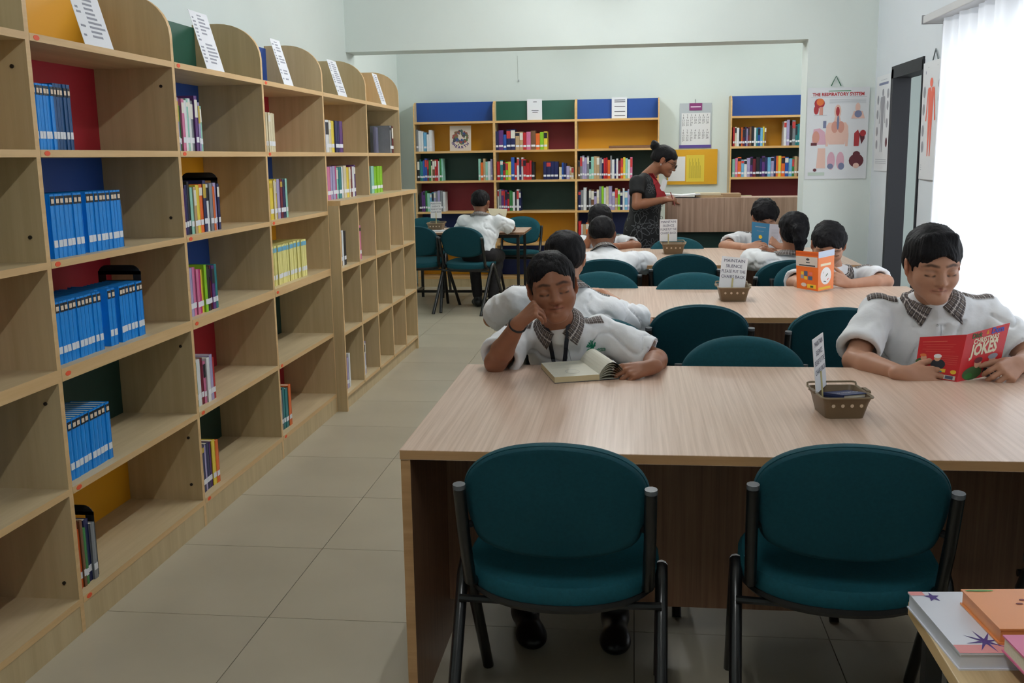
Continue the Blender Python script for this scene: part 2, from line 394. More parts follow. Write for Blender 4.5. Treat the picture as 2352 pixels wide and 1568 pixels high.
for u in range(4):
    crown, cells, lb = BK[u]; x0 = BX[u]; x1 = x0+WB
    t = thing('bookcase', lb, 'bookcase', (x0, YB, 0)); off = Vector((x0, YB, 0))
    def P(o): o.location = Vector(o.location)-off; return o
    ol = [(YB, 0), (YBB, 0), (YBB, BTOP)]+[(YB+.12*(1-math.sin(math.pi/2*i/5)), BTOP-.1*(1-math.cos(math.pi/2*i/5))) for i in range(6)]
    for (a, c) in ((x0, x0+.013), (x1-.013, x1)):
        P(obj('side_panel', MB().prism(ol, 'x', a, c, 0, 1).mesh('side_panel'), [M_SHELF, M_EDGEX], t))
    xa, xb = x0+.013, x1-.013
    for z in BZ:
        P(obj('shelf_board', MB().box(xa, xb, YB-.001, YBB, z-.024, z, faces=[0, 0, 1, 0, 0, 0]).mesh('shelf_board'), [M_SHELFB, M_EDGEX], t))
    P(obj('crown_panel', MB().box(xa, xb, YB+.13, YB+.14, BZ[0], BTOP-.005).mesh('crown_panel'), PAN[crown], t))
    for i in range(5):
        P(obj('back_panel', MB().box(xa, xb, YBB-.01, YBB, BZ[i+1], BZ[i]-.01).mesh('back_panel'), PAN[cells[i]], t))
    P(obj('kick_board', MB().box(xa, xb, YB, YB+.018, 0, BZ[5]-.024).mesh('kick_board'), M_SHELF, t))
for (uu, tx, lb) in ((1, .40, 'white printed notice leaning in front of the green crown panel'), (2, .43, 'white printed list leaning on the blue crown panel beside the calendar')):
    x = BX[uu]+WB*tx; t = thing('index_sheet', lb, 'paper', (x, YB+.10, BZ[0]))
    obj('sheet', MB().box(0, .17, 0, .0012, 0, .235).mesh('sheet'), M_SHEET, t)
    b = MB()
    if uu == 1: b.box(.05, .13, -.0006, 0, .105, .112); b.box(.06, .12, -.0006, 0, .085, .092); b.box(.07, .11, -.0006, 0, .2, .206)
    else:
        for z in (.2, .18, .13, .075, .03): b.box(.03, .15, -.0006, 0, z, z+.007)
    me = b.mesh('print'); o = obj('print', me, M_INK, t); o['kind'] = 'stuff'
# ================================================================== reading tables
TX0, TX1 = -.592, 1.50
def table(y0, y1, label):
    t = thing('reading_table', label, 'table', ((TX0+TX1)/2, (y0+y1)/2, 0))
    hx = (TX1-TX0)/2; hy = (y1-y0)/2
    obj('tabletop', MB().box(-hx, hx, -hy, hy, .724, .75, faces=[1, 0, 2, 2, 2, 2]).mesh('tabletop', bevel=.0015), [M_LAM, M_LAMSHADE, M_LAME], t)
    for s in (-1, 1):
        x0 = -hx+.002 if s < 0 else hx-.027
        obj('side_panel', MB().box(x0, x0+.025, -hy+.004, hy-.004, 0, .724, faces=[0, 0, 1, 0, 1, 0]).mesh('side_panel'), [M_LAMSHADE, M_LAME], t)
    obj('modesty_panel', MB().box(-hx+.027, hx-.027, -.05, -.03, .12, .724).mesh('modesty_panel'), M_LAMSHADE, t)
    return t
T1 = table(2.456, 3.55, 'pale laminate reading table with the red joke book and open paperback on it')
T2 = table(4.652, 5.775, 'pale laminate reading table with the orange book standing on it')
T3 = table(6.90, 8.20, 'pale laminate reading table with the blue book held above it, nearest the counter')

# ================================================================== chairs
def loft(rings, mi=0, cap0=True, cap1=True, mb=None):
    b = mb or MB(); n0 = len(b.v); k = len(rings[0])
    for r in rings: b.v += [tuple(p) for p in r]
    for i in range(len(rings)-1):
        for j in range(k):
            b.f.append((n0+i*k+j, n0+i*k+(j+1) % k, n0+(i+1)*k+(j+1) % k, n0+(i+1)*k+j)); b.m.append(mi)
    if cap0: b.f.append(tuple(n0+j for j in reversed(range(k)))); b.m.append(mi)
    if cap1: b.f.append(tuple(n0+(len(rings)-1)*k+j for j in range(k))); b.m.append(mi)
    return b
def make_chair():
    t = thing('chair', 'teal chair', 'chair')
    prof = [(0, .0), (.003, .065), (.011, .115), (.025, .16), (.044, .189), (.08, .204), (.125, .2135), (.165, .2175), (.20, .2145), (.233, .199), (.263, .169), (.287, .125), (.302, .07), (.308, 0)]
    right = prof[1:-1]; outl = [(0, 0)]+[(h, s) for s, h in right]+[(0, .308)]+[(-h, s) for s, h in reversed(right)]
    def cr_(p0, p1, p2, p3, t_): return tuple(.5*((2*p1[i])+(-p0[i]+p2[i])*t_+(2*p0[i]-5*p1[i]+4*p2[i]-p3[i])*t_*t_+(-p0[i]+3*p1[i]-3*p2[i]+p3[i])*t_**3) for i in (0, 1))
    no_ = len(outl); outl = [cr_(outl[i-1], outl[i], outl[(i+1) % no_], outl[(i+2) % no_], k_/3) for i in range(no_) for k_ in range(3)]
    cx, cs = 0, .155
    lean = math.atan2(.075, .30)
    def bp(x, s, d):   # d: depth towards the sitter
        y = -.118-s*math.sin(lean)+.55*x*x+d; return (x, y, .538+s*math.cos(lean))
    def ring(k, d): return [bp(cx+(x-cx)*k, cs+(s-cs)*k, d) for x, s in outl]
    cush = loft([ring(1.0, -.012), ring(1.012, 0), ring(1.0, .016), ring(.95, .028), ring(.8, .034)])
    obj('back_cushion', cush.mesh('back_cushion', True), M_TEAL, t)
    sh = loft([ring(.9, -.03), ring(.96, -.028), ring(.985, -.022), ring(.99, -.010)])
    obj('back_shell', sh.mesh('back_shell', True), M_TEALB, t)
    # seat
    so = []
    for i in range(40):
        a = 2*math.pi*i/40; c, s = math.cos(a), math.sin(a)
        e = 2.6 if s > 0 else 2.2
        x = math.copysign(abs(c)**(2/e), c)*.244; y = math.copysign(abs(s)**(2/e), s)*(.215 if s > 0 else .2)+.05
        so.append((x, y))
    def sr(k, z, dz=0): return [(x*k, .05+(y-.05)*k, z+.10*(y-.02)-.3*max(0, y-.22)) for x, y in so]
    obj('seat_cushion', loft([sr(.985, .438), sr(1.0, .452), sr(1.0, .468), sr(.96, .482), sr(.8, .488)]).mesh('seat_cushion', True), M_TEAL, t)
    obj('seat_shell', loft([sr(.8, .412), sr(.95, .415), sr(1.005, .428), sr(1.005, .44)]).mesh('seat_shell', True), M_BLKP, t)
    for s in (-1, 1):
        x = .229*s
        obj('back_post', MB().tube([(x*.97, -.188, .725), (x*.965, -.15, .60), (x*.95, -.10, .46), (x*.93, -.02, .425)], .0150, 10).mesh('back_post', True), M_BLK, t)
        obj('post_cap', MB().tube([(x*.97, -.188, .724), (x*.97, -.1895, .735)], .0152, 10).mesh('post_cap', True), M_GREYCAP, t)
        obj('bracket', MB().tube([(x*.97, -.155, .62), (x*.86, -.13, .62)], .009, 8).mesh('bracket', True), M_BLK, t)
        xl = .25*s
        obj('leg', MB().tube([(xl, .02, .465), (xl, .05, .44), (xl, .10, .36), (xl, .335, .0)], .0158, 10).mesh('leg', True), M_BLK, t)
        obj('leg', MB().tube([(xl, .02, .465), (xl, -.02, .445), (xl, -.08, .36), (xl, -.31, .0)], .0158, 10).mesh('leg', True), M_BLK, t)
    obj('cross_rail', MB().tube([(-.25, -.075, .40), (-.12, -.085, .402), (.12, -.085, .402), (.25, -.075, .40)], .010, 8).mesh('cross_rail', True), M_BLK, t)
    obj('cross_rail', MB().tube([(-.25, .13, .405), (.25, .13, .405)], .010, 8).mesh('cross_rail', True), M_BLK, t)
    return t
CH0 = make_chair(); _used = [0]
def chair(x, y, rz, label, group=None):
    o = CH0 if not _used[0] else copy_tree(CH0)
    _used[0] = 1; o.location = (x, y, 0); o.rotation_euler = (0, 0, R(rz)); o['label'] = label
    if group: o['group'] = group
    return o
chair(-.175, 2.425, -1, 'empty teal padded chair across the table from the boy resting his cheek on his hand')
chair(.512, 2.46, -4, 'empty teal padded chair in front of the brown basket, beside the pile of picture books')
chair(1.235, 2.47, -3, 'teal padded chair mostly cut off behind the pile of picture books')
chair(-.15, 3.90, 180, 'teal padded chair the boy with the lanyard sits on')
chair(.392, 3.475, 181, 'empty teal padded chair between the two boys at the joke book table')
chair(1.14, 3.96, 179, 'teal padded chair the boy with the red joke book sits on')
chair(-.22, 4.27, 2, 'teal padded chair the boy directly behind the lanyard boy sits on')
chair(.292, 4.645, 0, 'empty teal padded chair tucked at the orange book table, facing the brown basket')
chair(.875, 4.57, 2, 'teal padded chair tucked at the orange book table, behind the boy with the red book')
chair(-.18, 5.56, 180, 'empty teal padded chair opposite the boy seen from behind, its back to another chair')
chair(.336, 5.51, 180, 'empty teal padded chair behind the silence card basket of the orange book table')
chair(1.06, 6.08, 180, 'teal padded chair the boy with the orange book sits on')
chair(-.18, 6.66, 0, 'teal padded chair of the boy bent over the table nearest the counter')
chair(.34, 6.98, 0, 'empty teal padded chair at the counter-side table, in front of its notice card')
chair(.95, 6.56, 6, 'teal padded chair the child with the ponytail sits on')
chair(.345, 7.99, 180, 'empty teal padded chair on the counter side of the table, behind the notice card')
chair(-.22, 8.56, 180, 'teal padded chair of the child with propped head facing the bent-over boy')
chair(1.06, 8.56, 179, 'teal padded chair the boy with the blue book sits on')

# ================================================================== small table in the far corner
FT = thing('small_table', 'small dark-legged reading table in the corner by the wall bookcases', 'table', (-1.71, 10.47, 0))
obj('tabletop', MB().box(-.63, .63, -.37, .37, .722, .745, faces=[1, 0, 2, 2, 2, 2]).mesh('tabletop', bevel=.002), [M_LAM, M_LAMSHADE, M_LAMSHADE], FT)
for sx in (-1, 1):
    for sy in (-1, 1):
        obj('leg', MB().box(sx*.56-.014, sx*.56+.014, sy*.32-.014, sy*.32+.014, 0, .722).mesh('leg'), M_BLK, FT)
    obj('side_rail', MB().box(sx*.56-.012, sx*.56+.012, -.31, .31, .09, .115).mesh('side_rail'), M_BLK, FT)
    obj('apron', MB().box(sx*.56-.012, sx*.56+.012, -.31, .31, .685, .722).mesh('apron'), M_BLK, FT)
for y in (0,):
    obj('foot_rail', MB().box(-.55, .55, y-.012, y+.012, .09, .115).mesh('foot_rail'), M_BLK, FT)
for y in (-.32, .32): obj('apron', MB().box(-.55, .55, y-.01, y+.01, .685, .722).mesh('apron'), M_BLK, FT)
chair(-1.60, 9.80, -14, 'teal padded chair the boy at the small corner table sits on')
chair(-2.13, 9.93, 4, 'teal padded chair at the small corner table, half hidden by the pigeonhole unit')
chair(-1.25, 11.05, 172, 'teal padded chair across the small corner table, against the wall bookcase')
chair(-2.3, 11.02, 183, 'teal padded chair on the bookcase side of the small corner table, near the wall')

# ================================================================== librarian counter
CT = thing('counter', 'tall pale laminate librarian counter with a recessed dark green lower panel', 'counter', (.30, 9.22, 0))
CX1 = 1.72
obj('front_panel', MB().box(0, CX1, 0, .022, .80, 1.10).mesh('front_panel'), M_COUNT, CT)
obj('counter_top', MB().box(0, CX1, .022, .36, 1.075, 1.10).mesh('counter_top'), M_COUNT, CT)
obj('end_panel', MB().box(0, .02, .022, .7, 0, 1.075).mesh('end_panel'), M_LAMSHADE, CT)
obj('lower_panel', MB().box(.02, CX1, .10, .12, .62, .80).mesh('lower_panel'), PAN['deep'], CT)
obj('base_panel', MB().box(.02, CX1, .09, .115, 0, .62).mesh('base_panel'), M_COUNT, CT)
obj('work_top', MB().box(.02, CX1, .12, .7, .72, .745).mesh('work_top'), M_COUNT, CT)

# ================================================================== books
BKM = {}
def cover_mat(rgb):
    k = tuple(rgb)
    if k not in BKM: BKM[k] = plain('book cover %d %d %d' % k, rgb, .38, noise=.06, nscale=30)
    return BKM[k]
_bme = {}
def book_mesh(t, h, d, rgb, sticker=True, band=None):
    """x: thickness 0..t, spine at y=0 facing -y, z up"""
    key = (round(t, 4), round(h, 3), round(d, 3), tuple(rgb), sticker, band)
    if key in _bme: return _bme[key]
    b = MB(); c = min(.0022, t*.2)
    b.box(0, c, .0, d, 0, h); b.box(t-c, t, .0, d, 0, h)             # boards
    # rounded spine
    sp = [(0, .003)]+[(t/2-t/2*math.cos(a), .003-.0035*math.sin(a)) for a in [math.pi*i/4 for i in range(1, 4)]]+[(t, .003)]
    b.prism(sp+[(t, .0045), (0, .0045)], 'z', 0, h)
    b.box(c, t-c, .0045, d-.004, .003, h-.003, 1)
    if sticker:
        z0 = h*.16; z1 = z0+.022
        b.box(t*.08, t*.92, -.0012, .001, z0, z1, 2)
    if band:
        b.box(t*.04, t*.96, -.001, .001, h*band[0], h*band[1], 3)
    me = b.mesh('book'); 
    for x in (cover_mat(rgb), M_PAGES, M_STICK): me.materials.append(x)
    if band: me.materials.append(cover_mat(band[2]))
    _bme[key] = me; return me
CN = [('black', (24, 24, 30)), ('white', (226, 228, 230)), ('grey', (130, 134, 140)), ('red', (186, 34, 42)), ('orange', (226, 106, 40)), ('yellow', (232, 208, 70)),
      ('green', (52, 132, 70)), ('teal', (30, 122, 128)), ('blue', (38, 84, 170)), ('navy', (26, 34, 84)), ('purple', (92, 50, 120)), ('pink', (214, 120, 160)),
      ('maroon', (112, 26, 44)), ('brown', (120, 84, 58)), ('cream', (222, 210, 178)), ('lilac', (170, 160, 200)), ('skyblue', (110, 176, 214)), ('lime', (140, 200, 40)), ('mint', (150, 206, 190)), ('magenta', (200, 40, 120)), ('tan', (190, 160, 120)), ('pale yellow', (238, 230, 150))]
CD = dict(CN); SAY = dict(skyblue='sky blue', mint='mint green', lime='lime green')
def place_book(color, t, h, d, loc, rz, where, group, tilt=0, sticker=True, band=None, kind='book', label=None):
    rgb = CD[color] if isinstance(color, str) else color
    o = obj('book', book_mesh(t, h, d, rgb, sticker, band), None, None, loc, (0, tilt, rz))
    cn = SAY.get(color, color) if isinstance(color, str) else ''
    return tag(o, label or ('%s-spined %s %s' % (cn, kind, where)), 'book', group)
def row_left(y, z, seq, where, group, x=-1.785, y1=None, hmin=.185, hmax=.235, seed=1, tmin=.012, tmax=.024, d=.15, band=None):
    """books with spines facing the room (+x), from y towards +y; fits y..y1 when given"""
    r = random.Random(seed); ts = [r.uniform(tmin, tmax) for _ in seq]
    if y1: k = (y1-y)/sum(ts); ts = [a*k for a in ts]
    for c, t in zip(seq, ts):
        h = r.uniform(hmin, hmax)
        place_book(c, t-.0008, round(h, 3), d, (x+r.uniform(-.006, .004), y, z), R(90), where, group, band=band or ((.55+.3*r.random(), .93, r.choice([(230, 226, 214), (30, 30, 40), (200, 170, 60)])) if r.random() < .4 else None))
        y += t
# blue series -----------------------------------------------------
BLUE = (16, 142, 232); M_BLUE = cover_mat(BLUE)
def blue_book_mesh(t, h, d, dark=False):
    return book_mesh(t, h, d, (16, 74, 128) if dark else BLUE, False)
lab_me = {}
def blue_row(y0, y1, n, z, where, group, dark_from=None, gaps=(), x=-1.785, h=.198, seed=0):
    r = random.Random(seed); t = (y1-y0)/n
    for i in range(n):
        if i in gaps: sh = .035
        else: sh = r.uniform(-.002, .004)
        dk = dark_from is not None and i >= dark_from
        tt = t-.0012
        o = obj('book', blue_book_mesh(round(tt, 4), round(h+(.006 if dk else 0), 3), .14, dk), None, None, (x-sh, y0+i*t+.0006, z), (0, 0, R(90)))
        tag(o, ('dark blue slim book' if dk else ('slim blue book pushed in deeper' if i in gaps else 'slim bright blue book')) + ' ' + where, 'book', group)
        key = round(tt, 4)
        if key not in lab_me:
            lab_me[key] = (MB().box(tt*.1, tt*.9, -.0014, .002, .034, .056).mesh('spine_label'), MB().box(tt*.08, tt*.92, -.0014, .002, h-.034, h-.006).mesh('spine_logo'), MB().box(tt*.2, tt*.8, -.002, .001, h-.028, h-.014).mesh('logo_mark'))
            lab_me[key][0].materials.append(M_STICK); lab_me[key][1].materials.append(plain('logo black', (20, 24, 34), .5)); lab_me[key][2].materials.append(plain('logo cream', (236, 214, 190), .5))
        obj('spine_label', lab_me[key][0], None, o)
        lg = obj('spine_logo', lab_me[key][1], None, o); obj('logo_mark', lab_me[key][2], None, lg)
W1 = 'in the yellow-crowned bookcase'; 
blue_row(2.886, 3.135, 13, ZL['B'], 'on the top shelf against the red back panel', 'blue books on the top red-backed shelf', dark_from=8)
blue_row(2.886, 3.41, 20, ZL['C'], 'on the second shelf against the blue back panel', 'blue books on the second blue-backed shelf', gaps=(2, 10))
blue_row(2.886, 3.512, 25, ZL['D'], 'on the third shelf of the yellow-crowned bookcase', 'blue books on the third shelf', gaps=(13, 14, 17))
blue_row(2.886, 3.208, 12, ZL['E'], 'on the fourth shelf against the dark green panel', 'blue books on the fourth dark green shelf')
row_left(2.886, ZL['F'], ['teal', 'grey', 'red', 'orange', 'brown', 'green', 'navy', 'grey'], 'on the bottom shelf of the yellow-crowned bookcase', 'books on the bottom yellow shelf', y1=3.04, hmin=.19, hmax=.24, seed=4)
G = 'of the green-crowned bookcase'
row_left(3.842, ZL['B'], ['red', 'white', 'lilac', 'green', 'pink', 'white', 'mint', 'white', 'grey', 'purple', 'lilac', 'mint'], 'on the top shelf '+G, 'books on the top shelf '+G, y1=4.135, seed=11, hmin=.175, hmax=.225)
row_left(3.842, ZL['C'], ['yellow', 'purple', 'purple', 'navy', 'black', 'mint', 'tan', 'yellow', 'orange', 'navy', 'white', 'grey', 'orange', 'lilac', 'navy'], 'on the second shelf '+G, 'books on the second shelf '+G, y1=4.265, seed=12, hmin=.185, hmax=.215)
row_left(3.842, ZL['D'], ['teal', 'skyblue', 'lilac', 'pink', 'pink', 'magenta', 'yellow', 'lime', 'black', 'maroon', 'purple', 'teal'], 'on the third shelf '+G, 'books on the third shelf '+G, y1=4.185, seed=13, hmin=.17, hmax=.205)
row_left(3.842, ZL['E'], ['cream', 'pink', 'green', 'white', 'maroon', 'pink', 'white', 'lilac', 'red'], 'on the fourth shelf '+G, 'books on the fourth shelf '+G, y1=4.094, seed=14, hmin=.175, hmax=.21)
row_left(3.842, ZL['F'], ['maroon', 'purple', 'navy', 'lilac', 'navy', 'purple', 'yellow', 'orange'], 'on the bottom shelf '+G, 'books on the bottom shelf '+G, y1=4.07, seed=15, hmin=.185, hmax=.21)
B3 = 'of the blue-crowned aisle bookcase'
row_left(4.797, ZL['B'], ['cream']*9, 'on the top shelf '+B3, 'cream books on the top shelf '+B3, y1=5.03, seed=21, hmin=.188, hmax=.192)
row_left(4.797, ZL['C'], ['yellow', 'grey', 'yellow', 'yellow', 'cream', 'yellow', 'lilac', 'maroon', 'navy', 'mint'], 'on the second shelf '+B3, 'books on the second shelf '+B3, y1=5.155, seed=22, hmin=.185, hmax=.20)
row_left(4.797, ZL['D'], ['pale yellow']*22, 'on the third shelf '+B3, 'yellow books on the third shelf '+B3, y1=5.40, seed=23, hmin=.199, hmax=.201, band=(.84, .95, (110, 180, 214)))
row_left(4.797, ZL['F'], ['black', 'cream', 'grey', 'teal', 'teal', 'orange'], 'on the bottom shelf '+B3, 'books on the bottom shelf '+B3, y1=5.03, seed=25, hmin=.19, hmax=.22)
row_left(5.752, ZL['B'], ['lilac', 'lilac', 'white', 'cream', 'yellow', 'navy', 'navy', 'purple'], 'on the upper shelf beside the blue-crowned aisle bookcase', 'books on the upper shelf over the pigeonholes', y1=6.25, seed=31, hmin=.185, hmax=.19, tmin=.03, tmax=.05)
row_left(5.752, LOWTOP, ['teal', 'lilac', 'lilac', 'pink', 'lilac', 'lilac', 'magenta', 'mint', 'teal', 'white', 'cream', 'yellow', 'cream', 'maroon', 'white', 'purple'], 'on the pigeonhole unit, nearest the blue-crowned bookcase', 'books on the pigeonhole top', y1=6.475, seed=32, hmin=.185, hmax=.20, tmin=.02, tmax=.05, x=-1.78)
row_left(6.93, LOWTOP, ['mint', 'lime', 'lime', 'lime'], 'on the pigeonhole unit, in the end section', 'lime books in the end section', y1=7.245, seed=33, hmin=.18, hmax=.19, tmin=.03, tmax=.05, x=-1.80)
row_left(7.46, ZL['B'], ['grey', 'black', 'maroon'], 'on the upper shelf of the end section', 'books on the upper shelf of the end section', y1=7.60, seed=34, hmin=.18, hmax=.2, tmin=.02, tmax=.04)
o = obj('book', book_mesh(.02, .185, .15, (112, 112, 140), False), None, None, (-1.86, 7.27, ZL['B']), (0, 0, R(8)))
tag(o, 'grey-violet picture book turned cover-out in the end bookcase section', 'book')
o = obj('book', book_mesh(.03, .07, .15, (110, 84, 80), False), None, None, (-1.82, 7.30, LOWTOP), (0, 0, R(90)))
tag(o, 'small brown box-like book beside the lime green books', 'book')
for (c, rw, seq, sd, y1, nm) in [(0, .857, ['black', 'green', 'white', 'tan', 'white', 'black'], 41, .23, 'first cell of the top row'), (1, .857, ['navy', 'teal', 'blue', 'lilac', 'pink'], 42, .17, 'second cell of the top row'),
        (3, .857, ['brown', 'orange'], 43, .05, 'fourth cell of the top row'), (0, .478, ['white', 'white', 'lilac', 'brown'], 44, .13, 'first cell of the middle row'), (2, .478, ['brown'], 45, .03, 'third cell of the middle row'),
        (3, .478, ['grey', 'white', 'lilac'], 46, .07, 'fourth cell of the middle row'), (0, .105, ['maroon', 'white', 'maroon', 'maroon', 'lilac', 'white'], 47, .20, 'first cell of the bottom row'),
        (1, .105, ['white', 'grey', 'white', 'white', 'lilac'], 48, .18, 'second cell of the bottom row'), (3, .105, ['red'], 49, .03, 'fourth cell of the bottom row')]:
    y = PY0+c*pw+.021
    row_left(y, rw, seq, 'in the %s of the pigeonhole unit' % nm, 'books in the '+nm, x=-1.725, y1=y+y1, seed=sd, hmin=.19, hmax=.225)
# bookends
def bookend(y, z, label, w=.165, h=.25, mat=M_BLKP, x=-1.79, slot=True):
    t = thing('bookend', label, 'bookend', (x, y, z))
    r = .035; o2 = [(0, 0), (0, h-r)]+[(-r+r*math.cos(a), h-r+r*math.sin(a)) for a in [math.pi/2*i/5 for i in range(6)]]+[(-w+r-r*math.sin(a), h-r+r*math.cos(a)) for a in [math.pi/2*i/5 for i in range(6)]]+[(-w, 0)]
    b = MB()
    if slot:
        zs = h-.055
        lo = [(0, 0), (0, zs), (-w, zs), (-w, 0)]; b.prism(lo, 'y', 0, .002)
        up = [p for p in o2 if p[1] > h-r-.001]; up = [(0, h-.022)]+up+[(-w, h-.022)]
        b.prism([(0, zs), (0, h-.022), (-.03, h-.022), (-.03, zs)], 'y', 0, .002); b.prism([(-w+.03, zs), (-w+.03, h-.022), (-w, h-.022), (-w, zs)], 'y', 0, .002)
        b.prism(up, 'y', 0, .002)
    else: b.prism(o2, 'y', 0, .002)
    obj('plate', b.mesh('plate'), mat, t)
    obj('foot', MB().box(-w*.85, -.01, -.09, .002, 0, .002).mesh('foot'), mat, t)
M_STEEL = plain('grey steel', (120, 124, 134), .35, .6)
bookend(3.516, ZL['D'], 'black slotted metal bookend behind the longest row of blue books', .165, .255)
bookend(4.27, ZL['C'], 'black metal bookend at the end of the row below the yellow panel', .165, .245)
bookend(3.055, ZL['F'], 'black slotted bookend at the bottom shelf of the yellow-crowned bookcase', .16, .245)
bookend(3.139, ZL['B'], 'clear grey bookend beside the blue books at the red panel', .12, .15, M_STEEL, slot=False)
bookend(3.414, ZL['C'], 'clear grey bookend beside the blue books under the blue panel', .14, .17, M_STEEL, slot=False)
bookend(3.213, ZL['E'], 'clear grey bookend beside the blue books at the dark green panel', .12, .17, M_STEEL, slot=False)
# back bookcases rows ---------------------------------------------
STUFF = []
KEEP = ('top shelf of the corner wall bookcase', 'top shelf of the green-crowned wall bookcase', 'second shelf of the green-crowned wall bookcase', 'navy set of the green-crowned wall bookcase')
def row_back(x, z, seq, where, group, x1=None, seed=1, hmin=.19, hmax=.26, tmin=.018, tmax=.036, tilt=0, d=.17, y=None):
    r = random.Random(seed); ts = [r.uniform(tmin, tmax) for _ in seq]
    if x1: k = (x1-x)/sum(ts); ts = [a*k for a in ts]
    for c, t in zip(seq, ts):
        h = round(r.uniform(hmin, hmax), 3)
        o = place_book(c, t-.001, h, d, (x, (y or YB+.035)+r.uniform(0, .012), z+(abs(math.sin(tilt))*(t-.001))), 0, where, group, tilt=tilt, band=(.5+.3*r.random(), .94, r.choice([(230, 226, 214), (30, 30, 44), (200, 60, 60)])) if r.random() < .35 else None)
        if group not in KEEP: STUFF.append(o)
        x += t/math.cos(tilt)
def bx(u, f): return BX[u]+.013+(WB-.026)*f
C1 = 'of the corner wall bookcase'; C2 = 'of the green-crowned wall bookcase'; C3 = 'of the wall bookcase beside the calendar'; C4 = 'of the wall bookcase behind the counter'
row_back(bx(0, .005), BZ[1], ['grey', 'white', 'white', 'skyblue', 'white', 'white'], 'on the top shelf '+C1, 'top shelf '+C1, bx(0, .21), 51, .19, .25)
row_back(bx(0, .01), BZ[2], ['black', 'teal', 'teal', 'blue', 'blue', 'maroon', 'green', 'cream', 'brown', 'red', 'red', 'white', 'green', 'mint'], 'on the second shelf '+C1, 'second shelf '+C1, bx(0, .34), 52, .22, .26)
row_back(bx(0, .80), BZ[2], ['mint', 'orange', 'tan', 'mint', 'white', 'lilac'], 'at the right end of the second shelf '+C1, 'second shelf end '+C1, bx(0, .985), 53, .2, .26)
row_back(bx(0, .02), BZ[3], ['black', 'purple', 'purple', 'green', 'mint', 'skyblue', 'teal', 'lilac', 'grey', 'lilac', 'grey', 'white'], 'on the third shelf '+C1, 'third shelf '+C1, bx(0, .36), 54, .21, .24)
row_back(bx(1, .0), BZ[1], ['navy', 'purple', 'blue', 'navy', 'navy', 'tan', 'tan', 'red', 'pink', 'brown', 'orange', 'lime', 'yellow'], 'on the top shelf '+C2, 'top shelf '+C2, bx(1, .655), 55, .17, .27, .03, .055)
row_back(bx(1, .01), BZ[2], ['red', 'teal', 'red', 'lime', 'yellow', 'blue', 'red', 'white', 'navy', 'white', 'red', 'red', 'red', 'black'], 'on the second shelf '+C2, 'second shelf '+C2, bx(1, .49), 56, .19, .28)
row_back(bx(1, .60), BZ[2], ['navy', 'navy', 'navy', 'navy'], 'in the matching set on the second shelf '+C2, 'navy set '+C2, bx(1, .79), 57, .2, .202)
row_back(bx(1, .80), BZ[2], ['cream', 'blue', 'navy', 'lilac', 'tan', 'cream'], 'right of the navy set on the second shelf '+C2, 'second shelf end '+C2, bx(1, .985), 58, .11, .19)
row_back(bx(1, .01), BZ[3], ['white', 'grey', 'purple', 'red', 'purple', 'red', 'green', 'green', 'white', 'black', 'white', 'navy'], 'on the third shelf '+C2, 'third shelf '+C2, bx(1, .31), 59, .21, .25)
row_back(bx(2, .01), BZ[2], ['brown', 'grey', 'lilac', 'lilac', 'grey', 'mint', 'mint', 'tan', 'tan', 'grey', 'navy', 'red', 'red', 'orange', 'grey', 'white', 'navy', 'white', 'maroon', 'orange', 'yellow', 'mint', 'white', 'pink'], 'on the second shelf '+C3, 'second shelf '+C3, bx(2, .69), 60, .2, .27)
row_back(bx(2, .01), BZ[3], ['navy', 'grey', 'white', 'black', 'grey', 'brown', 'lilac', 'cream', 'grey', 'lime', 'white', 'cream', 'lilac', 'lilac', 'tan', 'lime', 'navy', 'white', 'skyblue', 'lilac'], 'on the third shelf '+C3, 'third shelf '+C3, bx(2, .66), 61, .2, .27)
row_back(bx(2, .01), BZ[4], ['red', 'white', 'tan', 'orange', 'cream'], 'on the fourth shelf '+C3, 'fourth shelf '+C3, bx(2, .16), 62, .2, .25)
row_back(bx(3, .02), BZ[1], ['red', 'cream', 'white', 'black', 'orange', 'maroon', 'navy', 'lilac', 'maroon', 'brown', 'black', 'white', 'teal', 'blue', 'skyblue', 'yellow', 'brown'], 'on the top shelf '+C4, 'top shelf '+C4, bx(3, .42), 63, .19, .215)
row_back(bx(3, .63), BZ[1], ['white', 'lilac', 'black', 'grey', 'teal', 'teal', 'green'], 'at the right of the top shelf '+C4, 'top shelf end '+C4, bx(3, .87), 64, .2, .28)
row_back(bx(3, .02), BZ[2], ['mint', 'pink', 'orange', 'skyblue', 'white', 'lilac', 'purple', 'maroon', 'black', 'navy', 'purple', 'navy', 'skyblue', 'lilac', 'navy', 'orange', 'yellow', 'orange', 'blue', 'skyblue', 'green', 'tan', 'brown', 'maroon'], 'on the second shelf '+C4, 'second shelf '+C4, bx(3, .87), 65, .19, .23)
def join_stuff(name, label, cat, obs):
    bm = bmesh.new(); mats = []; 
    for o in obs:
        me = o.data.copy(); me.transform(Matrix.Translation(o.location) @ o.rotation_euler.to_matrix().to_4x4())
        mp = []
        for m_ in me.materials:
            if m_ not in mats: mats.append(m_)
            mp.append(mats.index(m_))
        for p in me.polygons: p.material_index = mp[p.material_index]
        bm.from_mesh(me); bpy.data.meshes.remove(me); bpy.data.objects.remove(o, do_unlink=True)
    me = bpy.data.meshes.new(name); bm.to_mesh(me); bm.free()
    for m_ in mats: me.materials.append(m_)
    return tag(obj(name, me), label, cat, None, 'stuff')
join_stuff('shelved_books', 'rows of small mixed-colour books standing on the wall bookcases', 'books', STUFF)
